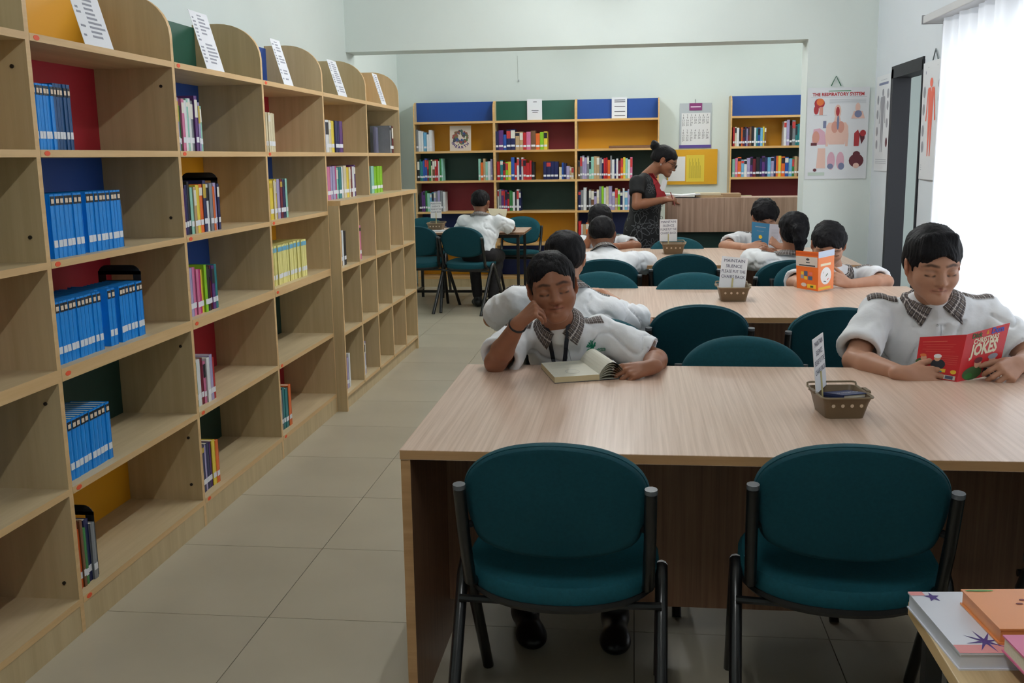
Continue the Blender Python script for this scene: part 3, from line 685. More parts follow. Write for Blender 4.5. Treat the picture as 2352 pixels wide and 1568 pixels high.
# stacks lying flat
def flat_stack(x, y, z, items, where, group, seed=1, rz=0):
    r = random.Random(seed)
    for c, t, w_, d_ in items:
        o = obj('book', book_mesh(t, d_, w_, CD[c], False), None, None, (x+r.uniform(-.01, .01), y, z+t), (0, R(90), rz+R(r.uniform(-4, 4))))
        # lying: local z(height)-> +x, local x(thickness)-> -z
        tag(o, '%s book lying %s' % (SAY.get(c, c), where), 'book', group); z += t+.0006
flat_stack(bx(2, .2), YB+.05, BZ[4], [('white', .03, .16, .22), ('brown', .018, .16, .22), ('tan', .03, .17, .22), ('brown', .024, .16, .22), ('tan', .026, .16, .22), ('brown', .024, .15, .22), ('cream', .02, .16, .22), ('brown', .02, .16, .22)], 'in the low stack of the bookcase beside the calendar', 'flat stack '+C3, 3)
flat_stack(bx(2, .40), YB+.05, BZ[1], [('brown', .03, .2, .48)], 'flat alone on the top shelf beside the calendar', None, 4)
flat_stack(bx(3, .06), YB+.06, BZ[3], [('teal', .035, .16, .2), ('cream', .03, .16, .2), ('green', .03, .15, .2), ('cream', .03, .16, .2), ('cream', .02, .14, .18)], 'in the pile on the bookcase behind the counter', 'flat pile '+C4, 5)
flat_stack(bx(3, .38), YB+.06, BZ[3], [('navy', .05, .2, .34)], 'beside the pile on the bookcase behind the counter', None, 6)
# cover-out book with round picture
t = thing('picture_book', 'cream picture book with a round multicoloured picture, standing cover-out', 'book', (bx(0, .435), YB+.06, BZ[1]))
tm = Matrix.Rotation(R(-6), 4, 'X')
def leanme(me): me.transform(tm); return me
wv, hv = .245, .285
obj('book_block', leanme(MB().box(0, wv, 0, .014, 0, hv, faces=[1, 1, 0, 0, 0, 1]).mesh('book_block')), [plain('cream cover', (214, 198, 182), .4), M_PAGES], t)
b = MB(); rr = random.Random(8); cxp, czp = wv*.5, hv*.53
M_P = [plain('print %d' % i, c, .5) for i, c in enumerate([(70, 100, 90), (120, 90, 60), (90, 110, 70), (50, 70, 130), (150, 70, 60), (60, 60, 70)])]
for k in range(90):
    a = rr.uniform(0, 6.28); q = rr.uniform(.2, 1)**.6*.085; s = rr.uniform(.008, .018)
    x, z = cxp+q*math.cos(a), czp+q*math.sin(a)
    b.poly([(x+s*math.cos(j*1.05+a), -.0006-.00001*k, z+s*math.sin(j*1.05+a)) for j in range(6)], rr.randrange(6))
obj('cover_picture', leanme(b.mesh('cover_picture')), M_P, t)
def arc_text(s, rad, a0, a1, size, mat, parent, cx, cz):
    for i, ch in enumerate(s):
        if ch == ' ': continue
        a = a0+(a1-a0)*i/(len(s)-1); up = a1 < a0
        me = text_mesh(ch, size, bold=.002).copy(); me.materials.clear(); me.materials.append(mat)
        rot = (a-math.pi/2) if up else (a+math.pi/2)
        me.transform(tm @ Matrix.Translation((cx+rad*math.cos(a), -.001, cz+rad*math.sin(a))) @ Matrix.Rotation(R(90), 4, 'X') @ Matrix.Rotation(rot, 4, 'Z'))
        obj('lettering', me, None, parent)
arc_text('ON', .108, R(215), R(228), .035, plain('violet print', (70, 50, 110), .6), t, cxp, czp)
arc_text('EARTH', .112, R(244), R(318), .04, plain('violet print', (70, 50, 110), .6), t, cxp, czp)
arc_text('CAN ARY'.replace(' ', ''), .108, R(150), R(40), .036, plain('rose print', (150, 60, 90), .6), t, cxp, czp) if False else None
# ================================================================== implicit-surface modelling (people)
from mathutils.bvhtree import BVHTree
class SDF:
    def __init__(s, lo, hi, h):
        s.lo = np.array(lo, float); s.h = h
        n = np.ceil((np.array(hi, float)-s.lo)/h).astype(int)+1; s.n = n
        s.ax = [s.lo[i]+h*np.arange(n[i]) for i in range(3)]
        s.F = np.full(tuple(n), .5, np.float32)
    def _sub(s, lo, hi):
        a = np.clip(np.floor((np.array(lo)-s.lo)/s.h).astype(int), 0, s.n); b = np.clip(np.ceil((np.array(hi)-s.lo)/s.h).astype(int)+1, 0, s.n)
        if np.any(b <= a): return None
        sl = tuple(slice(a[i], b[i]) for i in range(3))
        X = s.ax[0][sl[0]][:, None, None]; Y = s.ax[1][sl[1]][None, :, None]; Z = s.ax[2][sl[2]][None, None, :]
        return sl, X, Y, Z
    def _mix(s, sl, d, op, k):
        F = s.F[sl]; d = d.astype(np.float32)
        if op == 'u':
            if k > 0: hh = np.clip(.5+.5*(F-d)/k, 0, 1); s.F[sl] = F*(1-hh)+d*hh-k*hh*(1-hh)
            else: s.F[sl] = np.minimum(F, d)
        elif op == 's':
            d = -d
            if k > 0: hh = np.clip(.5-.5*(F-d)/k, 0, 1); s.F[sl] = F*(1-hh)+d*hh+k*hh*(1-hh)
            else: s.F[sl] = np.maximum(F, d)
    def cone(s, a, b, ra, rb=None, k=.01, op='u', sq=None, cut=None):
        """tapered capsule; cut=(point,dir): keep only the side against dir"""
        rb = ra if rb is None else rb; a = np.array(a, float); b = np.array(b, float); r = max(ra, rb); m = r+k*1.2+3*s.h
        g = s._sub(np.minimum(a, b)-m, np.maximum(a, b)+m)
        if g is None: return
        sl, X, Y, Z = g; d = b-a; L2 = max(d@d, 1e-12)
        t = np.clip(((X-a[0])*d[0]+(Y-a[1])*d[1]+(Z-a[2])*d[2])/L2, 0, 1)
        D = np.sqrt((X-a[0]-t*d[0])**2+(Y-a[1]-t*d[1])**2+(Z-a[2]-t*d[2])**2)-(ra+t*(rb-ra))
        if cut is not None:
            p, n = np.array(cut[0], float), np.array(cut[1], float); n = n/np.linalg.norm(n)
            D = np.maximum(D, (X-p[0])*n[0]+(Y-p[1])*n[1]+(Z-p[2])*n[2])
        s._mix(sl, D, op, k)
    def ell(s, c, r, M=None, k=.01, op='u'):
        c = np.array(c, float); r = np.array(r, float); R3 = np.eye(3) if M is None else np.array(M, float)
        m = np.max(r)+k*1.2+3*s.h; g = s._sub(c-m, c+m)
        if g is None: return
        sl, X, Y, Z = g; X = X-c[0]; Y = Y-c[1]; Z = Z-c[2]
        q = [X*R3[0, i]+Y*R3[1, i]+Z*R3[2, i] for i in range(3)]
        k0 = np.sqrt(sum((q[i]/r[i])**2 for i in range(3)))+1e-9; k1 = np.sqrt(sum((q[i]/r[i]**2)**2 for i in range(3)))+1e-9
        s._mix(sl, k0*(k0-1)/k1, op, k)
    def box(s, c, r, M=None, rad=.01, k=.01, op='u'):
        c = np.array(c, float); r = np.array(r, float)-rad; R3 = np.eye(3) if M is None else np.array(M, float)
        m = np.linalg.norm(r)+rad+k*1.2+3*s.h; g = s._sub(c-m, c+m)
        if g is None: return
        sl, X, Y, Z = g; X = X-c[0]; Y = Y-c[1]; Z = Z-c[2]
        q = [np.abs(X*R3[0, i]+Y*R3[1, i]+Z*R3[2, i])-r[i] for i in range(3)]
        D = np.sqrt(sum(np.maximum(a, 0)**2 for a in q))+np.minimum(np.maximum(np.maximum(q[0], q[1]), q[2]), 0)-rad
        s._mix(sl, D, op, k)
    def mesh(s):
        F = s.F; ins = F < 0
        c = [ins[i:F.shape[0]-1+i, j:F.shape[1]-1+j, k:F.shape[2]-1+k] for i in (0, 1) for j in (0, 1) for k in (0, 1)]
        cnt = sum(x.astype(np.int8) for x in c); act = (cnt > 0) & (cnt < 8)
        idx = np.argwhere(act); ids = np.full(act.shape, -1, np.int64); ids[act] = np.arange(len(idx))
        offs = np.array([(i, j, k) for i in (0, 1) for j in (0, 1) for k in (0, 1)])
        V = np.stack([F[idx[:, 0]+o[0], idx[:, 1]+o[1], idx[:, 2]+o[2]] for o in offs], 1)
        S = np.zeros((len(idx), 3)); N = np.zeros(len(idx))
        for a in range(8):
            for b in range(a+1, 8):
                if np.abs(offs[a]-offs[b]).sum() != 1: continue
                va, vb = V[:, a], V[:, b]; mk = (va < 0) != (vb < 0)
                t = np.where(mk, va/np.where(mk, va-vb, 1), 0)
                S += np.where(mk[:, None], offs[a]+(offs[b]-offs[a])*t[:, None], 0); N += mk
        P = s.lo+(idx+S/N[:, None])*s.h
        faces = []
        for ax in range(3):
            o1 = [0, 0, 0]; o1[ax] = 1
            A = ins[:ins.shape[0]-o1[0], :ins.shape[1]-o1[1], :ins.shape[2]-o1[2]]; B = ins[o1[0]:, o1[1]:, o1[2]:]
            e = np.argwhere(A != B)
            u, v = [(1, 2), (2, 0), (0, 1)][ax]
            ok = (e[:, u] > 0) & (e[:, v] > 0) & (e[:, u] < s.n[u]-1) & (e[:, v] < s.n[v]-1); e = e[ok]
            flip = B[e[:, 0], e[:, 1], e[:, 2]]
            def g(du, dv):
                q = e.copy(); q[:, u] += du; q[:, v] += dv; return ids[q[:, 0], q[:, 1], q[:, 2]]
            Q = np.stack([g(-1, -1), g(0, -1), g(0, 0), g(-1, 0)], 1); Q[flip] = Q[flip][:, ::-1]
            faces.append(Q[(Q >= 0).all(1)])
        return P, np.concatenate(faces)
_rng = np.random.RandomState(7); _LAT = _rng.rand(32, 32, 32)
def vnoise(P, sc):
    q = np.asarray(P)*sc+100; i = np.floor(q).astype(int); f = q-i; f = f*f*(3-2*f); r = 0
    for a in (0, 1):
        for b in (0, 1):
            for c in (0, 1):
                wgt = (f[:, 0] if a else 1-f[:, 0])*(f[:, 1] if b else 1-f[:, 1])*(f[:, 2] if c else 1-f[:, 2])
                r = r+wgt*_LAT[(i[:, 0]+a) % 32, (i[:, 1]+b) % 32, (i[:, 2]+c) % 32]
    return r-.5
def vert_normals(P, Q):
    n = np.cross(P[Q[:, 2]]-P[Q[:, 0]], P[Q[:, 3]]-P[Q[:, 1]]); N = np.zeros_like(P)
    for k in range(4): np.add.at(N, Q[:, k], n)
    return N/(np.linalg.norm(N, axis=1)[:, None]+1e-12)
def np_mesh(name, P, Q, col=None, smooth=True):
    me = bpy.data.meshes.new(name); me.vertices.add(len(P)); me.vertices.foreach_set('co', np.asarray(P, np.float32).ravel())
    me.loops.add(Q.size); me.polygons.add(len(Q)); me.loops.foreach_set('vertex_index', Q.astype(np.int32).ravel())
    me.polygons.foreach_set('loop_start', np.arange(0, Q.size, Q.shape[1], dtype=np.int32))
    try: me.polygons.foreach_set('loop_total', np.full(len(Q), Q.shape[1], np.int32))
    except Exception: pass
    me.polygons.foreach_set('use_smooth', np.full(len(Q), smooth)); me.update(calc_edges=True)
    if col is not None:
        a = me.color_attributes.new('tone', 'FLOAT_COLOR', 'POINT'); c4 = np.ones((len(P), 4), np.float32); c4[:, :3] = col
        a.data.foreach_set('color', c4.ravel())
    return me
def join(parts):
    P = []; Q = []; C = []; n = 0
    for p in parts:
        P.append(p[0]); Q.append(p[1]+n); C.append(p[2] if len(p) > 2 else np.ones((len(p[0]), 3))); n += len(p[0])
    return np.concatenate(P), np.concatenate(Q), np.concatenate(C)
def nv(v): v = np.array(v, float); return v/np.linalg.norm(v)
def frame(F, U):
    F = nv(F); X = nv(np.cross(F, np.array(U, float))); U = np.cross(X, F); return np.stack([X, F, U], 1)
def wp(p):
    p = tuple(p)
    return np.array(atY(*p)) if abs(p[0]) > 40 else np.array(p, float)
def segdist(P, a, b):
    a = np.array(a); b = np.array(b); d = b-a; t = np.clip((P-a)@d/(d@d+1e-12), 0, 1); return np.linalg.norm(P-a-t[:, None]*d, axis=1)

# ---- skin / cloth / hair materials
def skin_mat(name, rgb):
    m, nt, b = newmat(name); a = nt.nodes.new('ShaderNodeAttribute'); a.attribute_name = 'tone'
    mul = nt.nodes.new('ShaderNodeMix'); mul.data_type = 'RGBA'; mul.blend_type = 'MULTIPLY'; mul.inputs[0].default_value = 1
    mul.inputs[6].default_value = (*srgb(rgb), 1); nt.links.new(a.outputs['Color'], mul.inputs[7]); nt.links.new(mul.outputs[2], b.inputs['Base Color'])
    b.inputs['Roughness'].default_value = .48; b.inputs['Specular IOR Level'].default_value = .35
    tc = nt.nodes.new('ShaderNodeTexCoord'); n = nt.nodes.new('ShaderNodeTexNoise'); n.inputs['Scale'].default_value = 260; bp = nt.nodes.new('ShaderNodeBump')
    bp.inputs['Strength'].default_value = .08; bp.inputs['Distance'].default_value = .002
    nt.links.new(tc.outputs['Object'], n.inputs['Vector']); nt.links.new(n.outputs['Fac'], bp.inputs['Height']); nt.links.new(bp.outputs['Normal'], b.inputs['Normal'])
    return m
SKIN = [skin_mat('skin tone %d' % i, c) for i, c in enumerate([(150, 100, 74), (186, 138, 112), (128, 84, 62), (176, 128, 100)])]
def hair_mat():
    m, nt, b = newmat('black hair'); b.inputs['Roughness'].default_value = .55; b.inputs['Specular IOR Level'].default_value = .13
    tc = nt.nodes.new('ShaderNodeTexCoord'); mp = nt.nodes.new('ShaderNodeMapping'); mp.inputs['Scale'].default_value = (260, 260, 40)
    n = nt.nodes.new('ShaderNodeTexNoise'); n.inputs['Scale'].default_value = 1; n.inputs['Detail'].default_value = 4
    nt.links.new(tc.outputs['Object'], mp.inputs['Vector']); nt.links.new(mp.outputs['Vector'], n.inputs['Vector'])
    r = nt.nodes.new('ShaderNodeValToRGB'); r.color_ramp.elements[0].color = (.003, .003, .004, 1); r.color_ramp.elements[1].color = (.012, .011, .013, 1)
    nt.links.new(n.outputs['Fac'], r.inputs['Fac']); nt.links.new(r.outputs['Color'], b.inputs['Base Color'])
    bp = nt.nodes.new('ShaderNodeBump'); bp.inputs['Strength'].default_value = .6; bp.inputs['Distance'].default_value = .004
    nt.links.new(n.outputs['Fac'], bp.inputs['Height']); nt.links.new(bp.outputs['Normal'], b.inputs['Normal'])
    return m
M_HAIR = hair_mat()
M_SHIRT = plain('white uniform shirt', (238, 240, 243), .75, noise=.02, nscale=9, bump=.35, bscale=22, spec=.25)
M_TROU = plain('charcoal trousers', (40, 38, 40), .8, bump=.2, bscale=30, spec=.2)
M_SHOE = plain('black shoe leather', (14, 13, 14), .35)
def plaid():
    m, nt, b = newmat('plaid collar cloth'); tc = nt.nodes.new('ShaderNodeTexCoord')
    def wave(d, sc, w0):
        wv = nt.nodes.new('ShaderNodeTexWave'); wv.bands_direction = d; wv.inputs['Scale'].default_value = sc
        r = nt.nodes.new('ShaderNodeValToRGB'); r.color_ramp.interpolation = 'CONSTANT'; r.color_ramp.elements[1].position = w0
        nt.links.new(tc.outputs['UV'], wv.inputs['Vector']); nt.links.new(wv.outputs['Fac'], r.inputs['Fac']); return r
    base = nt.nodes.new('ShaderNodeRGB'); base.outputs[0].default_value = (*srgb((122, 112, 104)), 1); last = base.outputs[0]
    for d, sc, w0, c in (('X', 8, .55, (92, 84, 82)), ('Y', 1.1, .55, (92, 84, 82)), ('X', 8, .955, (196, 190, 186)), ('Y', 1.1, .95, (196, 190, 186)), ('X', 16, .965, (52, 46, 50)), ('Y', 2.2, .96, (52, 46, 50))):
        wv = wave(d, sc, w0); mx = nt.nodes.new('ShaderNodeMix'); mx.data_type = 'RGBA'; mx.inputs[7].default_value = (*srgb(c), 1)
        nt.links.new(wv.outputs['Color'], mx.inputs[0]); nt.links.new(last, mx.inputs[6]); last = mx.outputs[2]
    nt.links.new(last, b.inputs['Base Color']); b.inputs['Roughness'].default_value = .8; return m
M_PLAID = plaid()
M_LANY = plain('navy lanyard ribbon', (24, 30, 44), .6)
M_GREENLOGO = plain('green embroidery', (20, 140, 104), .6)
M_BAND = plain('black wristband', (16, 16, 18), .6)

# ---- head
HSC0 = (1.07, 1.0, .90)
def build_head(C, F, U, s, N, q=1.0, face=True, hsc=HSC0):
    HSC = np.array(hsc)
    M = frame(F, U); C = np.array(C)
    nl = M.T @ (np.array(N)-C)/s/HSC
    g = SDF((-.105, -.13, min(-.16, nl[2]-.03)), (.105, .135, .13), .0031*q)
    g.ell((0, -.014, .034), (.0725, .094, .078), k=0)
    g.ell((0, .022, -.022), (.061, .068, .088), k=.03)
    for sx in (-1, 1):
        g.cone((sx*.050, -.002, -.052), (sx*.016, .070, -.098), .020, .016, k=.03)
        g.ell((sx*.036, .052, -.034), (.026, .028, .028), k=.025)
        g.cone((sx*.048, .060, .016), (sx*.010, .078, .014), .010, .010, k=.016)
        # ears
        Me = frame((.25*sx, .97, 0), (0.12*sx, 0, 1))
        g.ell((sx*.077, -.008, -.012), (.0075, .0185, .031), Me, k=.008)
        if q < 1.7:
            g.ell((sx*.0845, -.004, -.010), (.006, .0105, .019), Me, k=.006, op='s')
            g.cone((sx*.082, .004, -.02), (sx*.0815, -.002, -.008), .003, .003, k=.004)
    g.ell((0, .074, -.097), (.020, .016, .016), k=.02)
    if face:
        for sx in (-1, 1):
            g.ell((sx*.031, .093, -.006), (.019, .014, .0125), k=.014, op='s')
            g.ell((sx*.031, .0715, -.008), (.0165, .0145, .0125), k=.004)
            g.ell((sx*.0115, .0885, -.041), (.0085, .010, .0075), k=.007)
        g.cone((0, .078, .008), (0, .0985, -.035), .0075, .0105, k=.013)
        g.ell((0, .099, -.037), (.0105, .010, .009), k=.006)
        for sx in (-1, 1):
            g.cone((sx*.0225, .0745, -.066), (sx*.006, .0872, -.0615), .004, .0058, k=.006)
            g.cone((sx*.0185, .0745, -.0705), (0, .0862, -.0735), .0045, .0068, k=.006)
            g.cone((sx*.024, .083, -.0675), (0, .0975, -.0668), .0018, .0024, k=.003, op='s')
        g.cone((0, .0935, -.047), (0, .0945, -.055), .0016, .002, k=.004, op='s')
    g.cone((nl[0]*.15, -.022, -.06), nl, .047, .053, k=.025)
    P, Q = g.mesh(); col = np.ones((len(P), 3))
    if face:
        f = P[:, 1] > .045
        for sx in (-1, 1):
            d = np.minimum(segdist(P, (sx*.012, .088, .0165), (sx*.034, .083, .021)), segdist(P, (sx*.034, .083, .021), (sx*.052, .064, .013)))
            wgt = np.clip(1.6-d/.0042, 0, 1)*f; col *= (1-.82*wgt[:, None])
            for a_, b_ in (((sx*.0155, .082, -.0155), (sx*.031, .0875, -.0185)), ((sx*.031, .0875, -.0185), (sx*.0465, .078, -.0145))):
                d = segdist(P, a_, b_); wgt = np.clip(1.5-d/.0028, 0, 1)*f; col *= (1-.85*wgt[:, None])
            d = segdist(P, (sx*.018, .083, -.001), (sx*.045, .077, .001)); wgt = np.clip(1.2-d/.006, 0, 1)*f; col *= (1-.22*wgt[:, None])
            d = segdist(P, (sx*.016, .08, -.020), (sx*.042, .075, -.022)); wgt = np.clip(1.2-d/.008, 0, 1)*f; col *= (1-.16*wgt[:, None])
            for a_, b_ in (((sx*.0225, .0765, -.066), (0, .089, -.0612)), ((sx*.0185, .0765, -.0705), (0, .088, -.0735))):
                d = segdist(P, a_, b_); wgt = np.clip(1.4-d/.0055, 0, 1)*f; col *= 1-wgt[:, None]*np.array([.22, .44, .36])
        d = segdist(P, (-.022, .08, -.0675), (.022, .08, -.0675)); wgt = np.clip(1.5-d/.003, 0, 1)*f*(np.abs(P[:, 0]) < .023); 
        d = segdist(P, (-.02, .082, -.067), (.02, .082, -.067)); wgt = np.clip(1.3-np.abs(P[:, 2]+.0672)/.0018, 0, 1)*f*(np.abs(P[:, 0]) < .021)*(P[:, 1] > .07); col *= (1-.5*wgt[:, None])
    col *= (1+.10*vnoise(P, 60))[:, None]
    ear = (np.abs(P[:, 0]) > .072) & (P[:, 2] < .02); col[ear] *= np.array([1.06, .9, .86])
    return C+(P*HSC*s) @ M.T, Q, col
def build_hair(C, F, U, s, style, q=1.0, hsc=HSC0):
    """style: dict(front=hairline height, side, back, vol, fringe, pony, bun)"""
    HSC = np.array(hsc); M = frame(F, U); C = np.array(C); fr = style.get('front', .058); vol = style.get('vol', .010); bk = style.get('back', -.055)
    g = SDF((-.125, -.20, -.24), (.125, .135, .16), .0036*q)
    g.ell((0, -.014, .036), (.0725+vol*.85, .094+vol, .078+vol*1.25), k=0)
    g.ell((0, -.045, -.008), (.066+vol*.7, .062+vol, .062), k=.02)
    if style.get('fringe'):
        for i in range(7):
            x = -.048+.016*i; g.cone((x*.8, .045, .1), (x+style['fringe'], .088-abs(x)*.5, fr-.004-.006*math.sin(i*1.7)), .016, .008, k=.012)
    if style.get('quiff'):
        g.cone((-.03, .055, .105), (.03, .06, .108), .018, .018, k=.02)
    # face opening and nape
    g.ell((style.get('part', 0), .118, fr-.078), (.066, .085, .080), k=.010, op='s')
    g.box((0, .10, -.105), (.063, .060, .095), rad=.02, k=.010, op='s')
    for sx in (-1, 1):
        g.box((sx*.085, .045, -.075), (.035, .040, .075), rad=.01, k=.006, op='s')      # in front of / over the ears
        g.ell((sx*.083, -.006, -.018), (.020, .022, .034), k=.006, op='s')
        if style.get('burn', 1): g.cone((sx*.068, .024, .03), (sx*.0665, .022, -.016), .010, .005, k=.008)
    g.box((0, -.02, bk-.1), (.12, .13, .1), rad=.02, k=.012, op='s')
    if style.get('pony'):
        for a_, b_, ra, rb in (((0, -.09, .03), (0, -.125, .0), .03, .035), ((0, -.125, .0), (.008, -.13, -.08), .038, .036), ((.008, -.13, -.08), (.012, -.115, -.17), .036, .02), ((.012, -.115, -.17), (.004, -.10, -.21), .02, .008)):
            g.cone(a_, b_, ra, rb, k=.015)
        g.ell((0, -.03, -.03), (.075, .075, .075), k=.02); g.box((0, .085, -.06), (.09, .075, .12), rad=.03, k=.015, op='s')
    if style.get('bun'):
        g.ell((0, -.115, .065), (.042, .038, .040), k=.008); g.ell((.006, -.135, .085), (.024, .022, .022), k=.008)
    P, Q = g.mesh(); N = vert_normals(P, Q)
    ang = np.arctan2(P[:, 0], P[:, 1]-.02)
    d = .0010*np.sin(ang*34+14*vnoise(P, 25))+.0055*vnoise(P*np.array([1, 1, .45]), 85)+.008*vnoise(P*np.array([1, 1, .6]), 34)
    P = P+N*d[:, None]*style.get('mess', 1)
    return C+(P*HSC*s) @ M.T, Q
# ---- arm and hand
def add_hand(g, W, d, n, s, side, curls, spread=.0, thumb=(.7, .7, .2), q=1):
    """W wrist, d direction wrist->knuckles, n back-of-hand normal, side +1: thumb on d x n side"""
    d = nv(d); n = nv(n-d*np.dot(n, d)); t = np.cross(d, n)*side; W = np.array(W)
    bases = [.029, .010, -.0095, -.027]; plen = [.086, .089, .085, .077]; flen = [.066, .074, .069, .054]; rad = [.0086, .0088, .0084, .0074]
    g.cone(W-d*.02*s, W+d*.02*s, .0215*s, .020*s, k=.012*s)
    for i in range(4):
        B = W+(d*plen[i]+t*bases[i])*s
        g.cone(W+(d*.012+t*bases[i]*.5)*s, B, .0145*s, .0108*s, k=.010*s)
        a1, a2, a3 = curls[i]; p = B; ang = 0; fd0 = nv(d+t*spread*(1.5-i)*.4)
        for L, a, r0, r1 in ((.46, a1, 1.0, .95), (.30, a2, .95, .88), (.24, a3, .88, .74)):
            ang += a; fd = fd0*math.cos(ang)-n*math.sin(ang); e = p+fd*flen[i]*L*s
            g.cone(p, e, rad[i]*r0*s, rad[i]*r1*s, k=.0028*s); p = e
    g.ell(W+(d*.042+t*.02-n*.010)*s, (.018*s, .03*s, .014*s), np.stack([t, d, n], 1), k=.010*s)
    td = nv(d*thumb[0]+t*thumb[1]-n*thumb[2]); b0 = W+(d*.026+t*.024-n*.006)*s; b1 = b0+td*.036*s
    td2 = nv(td*.85+d*.45-n*.12); b2 = b1+td2*.028*s; b3 = b2+nv(td2+d*.25)*.02*s
    g.cone(b0, b1, .0125*s, .0105*s, k=.010*s); g.cone(b1, b2, .0102*s, .0092*s, k=.003*s); g.cone(b2, b3, .0092*s, .007*s, k=.003*s)
def build_arm(S, E, W, hand, s=1.0, q=1.0, side=1):
    pts = np.stack([S, E, W]); hd = hand; lo = pts.min(0)-.09*s-.05; hi = pts.max(0)+.09*s+.05
    HW = np.array(W); ext = HW+nv(hd['d'])*.19*s; lo = np.minimum(lo, ext-.06); hi = np.maximum(hi, ext+.06)
    g = SDF(lo, hi, .0036*q); S, E, W = map(np.array, (S, E, W))
    g.cone(S, E, .041*s, .034*s, k=0)
    Mf = E+(W-E)*.32
    g.cone(E, Mf, .0335*s, .0355*s, k=.012*s); g.cone(Mf, W, .0355*s, .0225*s, k=.012*s)
    add_hand(g, W, np.array(hd['d'], float), np.array(hd['n'], float), s*hd.get('s', 1.0), side*hd.get('flip', 1), hd['c'], hd.get('spread', .2), hd.get('thumb', (.7, .7, .2)))
    P, Q = g.mesh(); col = np.ones((len(P), 3))*(1+.10*vnoise(P, 45))[:, None]
    return P, Q, col
RELAX = [(.35, .5, .3), (.4, .55, .35), (.45, .6, .35), (.5, .6, .4)]
GRIP = [(.9, 1.0, .6), (.95, 1.1, .6), (1.0, 1.1, .6), (1.0, 1.1, .6)]
FLAT = [(.12, .2, .15), (.12, .2, .15), (.15, .2, .15), (.2, .25, .2)]
def person(label, C, F, U, s, N, SL, SR, EL, ER, WL, WR, HL, HR, pelvis, hair, skin=0, q=1.0, fwd=None, cuffL=.8, cuffR=.8, knees=None, ankles=None, toes=None, face=True,
           shirt_w=1.0, collar=True, epaulette=True, group=None, belly=1.0, sleeve_r=1.0, footdir=None, arm_s=None, foot=True, hsc=HSC0):
    C, N, SL, SR, EL, ER, WL, WR, pelvis = map(wp, (C, N, SL, SR, EL, ER, WL, WR, pelvis))
    a_s = arm_s or s
    t = thing('person', label, 'person', (pelvis[0], pelvis[1], 0), 0, group); off = np.array([pelvis[0], pelvis[1], 0])
    parts = [build_head(C, F, U, s, N, q, face, hsc)]
    parts.append(build_arm(SL, EL, WL, HL, a_s, q, +1)); parts.append(build_arm(SR, ER, WR, HR, a_s, q, -1))
    P, Q, col = join(parts)
    body = obj('body', np_mesh('body', P-off, Q, col), SKIN[skin], t)
    HP, HQ = build_hair(C, F, U, s, hair, q, hsc); obj('hair', np_mesh('hair', HP-off, HQ), M_HAIR, t)
    # ---- shirt
    up = nv(N-pelvis); rt = nv(SR-SL); fw = nv(np.cross(up, rt)) if fwd is None else nv(fwd); rt = nv(np.cross(fw, up)); Mt = np.stack([rt, fw, up], 1)
    L = np.linalg.norm(N-pelvis); hw = np.linalg.norm(SR-SL)/2
    pts = np.stack([N, SL, SR, SL+(EL-SL)*cuffL, SR+(ER-SR)*cuffR, pelvis]); lo = pts.min(0)-.15*s; hi = pts.max(0)+.15*s; lo[2] = pelvis[2]-.07
    g = SDF(lo, hi, .0056*q); mid = (SL+SR)/2
    g.ell(mid-up*.085*s+fw*.012, (max(hw*.98, .10)*shirt_w, .098*s*belly, .15*s), Mt, k=0)
    g.ell(pelvis+(N-pelvis)*.42, (hw*.90*shirt_w, .100*s*belly, L*.36), Mt, k=.05)
    g.ell(pelvis+up*.03, (hw*.88*shirt_w, .105*s*belly, .12*s), Mt, k=.05)
    g.cone(N-up*.012, mid-up*.03, .055*s, .07*s, k=.03)
    for S_, E_, cf in ((SL, EL, cuffL), (SR, ER, cuffR)):
        d = E_-S_; Le = np.linalg.norm(d); dn = d/Le; cut = S_+d*cf
        g.cone(N-up*.022*s, S_, .044*s, .046*s, k=.04)
        g.cone(S_-dn*.01, S_+d*(cf+.25), .052*s*sleeve_r, (.060+.006*cf)*s*sleeve_r, k=.03, cut=(cut, dn))
    for S_, E_, cf in ((SL, EL, cuffL), (SR, ER, cuffR)):
        d = E_-S_; Le = np.linalg.norm(d); dn = d/Le; cut = S_+d*cf
        ir = max(.0085, .0062*q*1.5); g.cone(cut-dn*.05*s, cut+dn*.08*s, .050*s*sleeve_r-ir, .064*s*sleeve_r-ir, k=.004, op='s')
    P, Q = g.mesh(); Nn = vert_normals(P, Q)
    st = (P-pelvis) @ Mt
    fold = .016*vnoise(np.stack([st[:, 0]*1.0, st[:, 1], st[:, 2]*.45], 1), 15)+.010*vnoise(np.stack([st[:, 0]+st[:, 2]*.6, st[:, 1], st[:, 2]*.5], 1), 32)
    cr = np.abs(vnoise(np.stack([st[:, 0]*1.0+.5*st[:, 2], st[:, 1]*.8, st[:, 2]*.55-.3*st[:, 0]], 1)+3.7, 11)); fold = fold-.012*np.clip(1-cr/.06, 0, 1)**1.5*(st[:, 2] < L*.86)
    P = P+Nn*(fold*s)[:, None]
    sh = obj('shirt', np_mesh('shirt', P-off, Q), M_SHIRT, t)
    bvh = BVHTree.FromPolygons([tuple(p) for p in P], [tuple(int(i) for i in f) for f in Q])
    def snap(p, e=.004):
        loc, no, i, dist = bvh.find_nearest(Vector(p))
        sd = (Vector(p)-loc).dot(no)
        return np.array(loc+no*e) if sd < e else np.array(p)
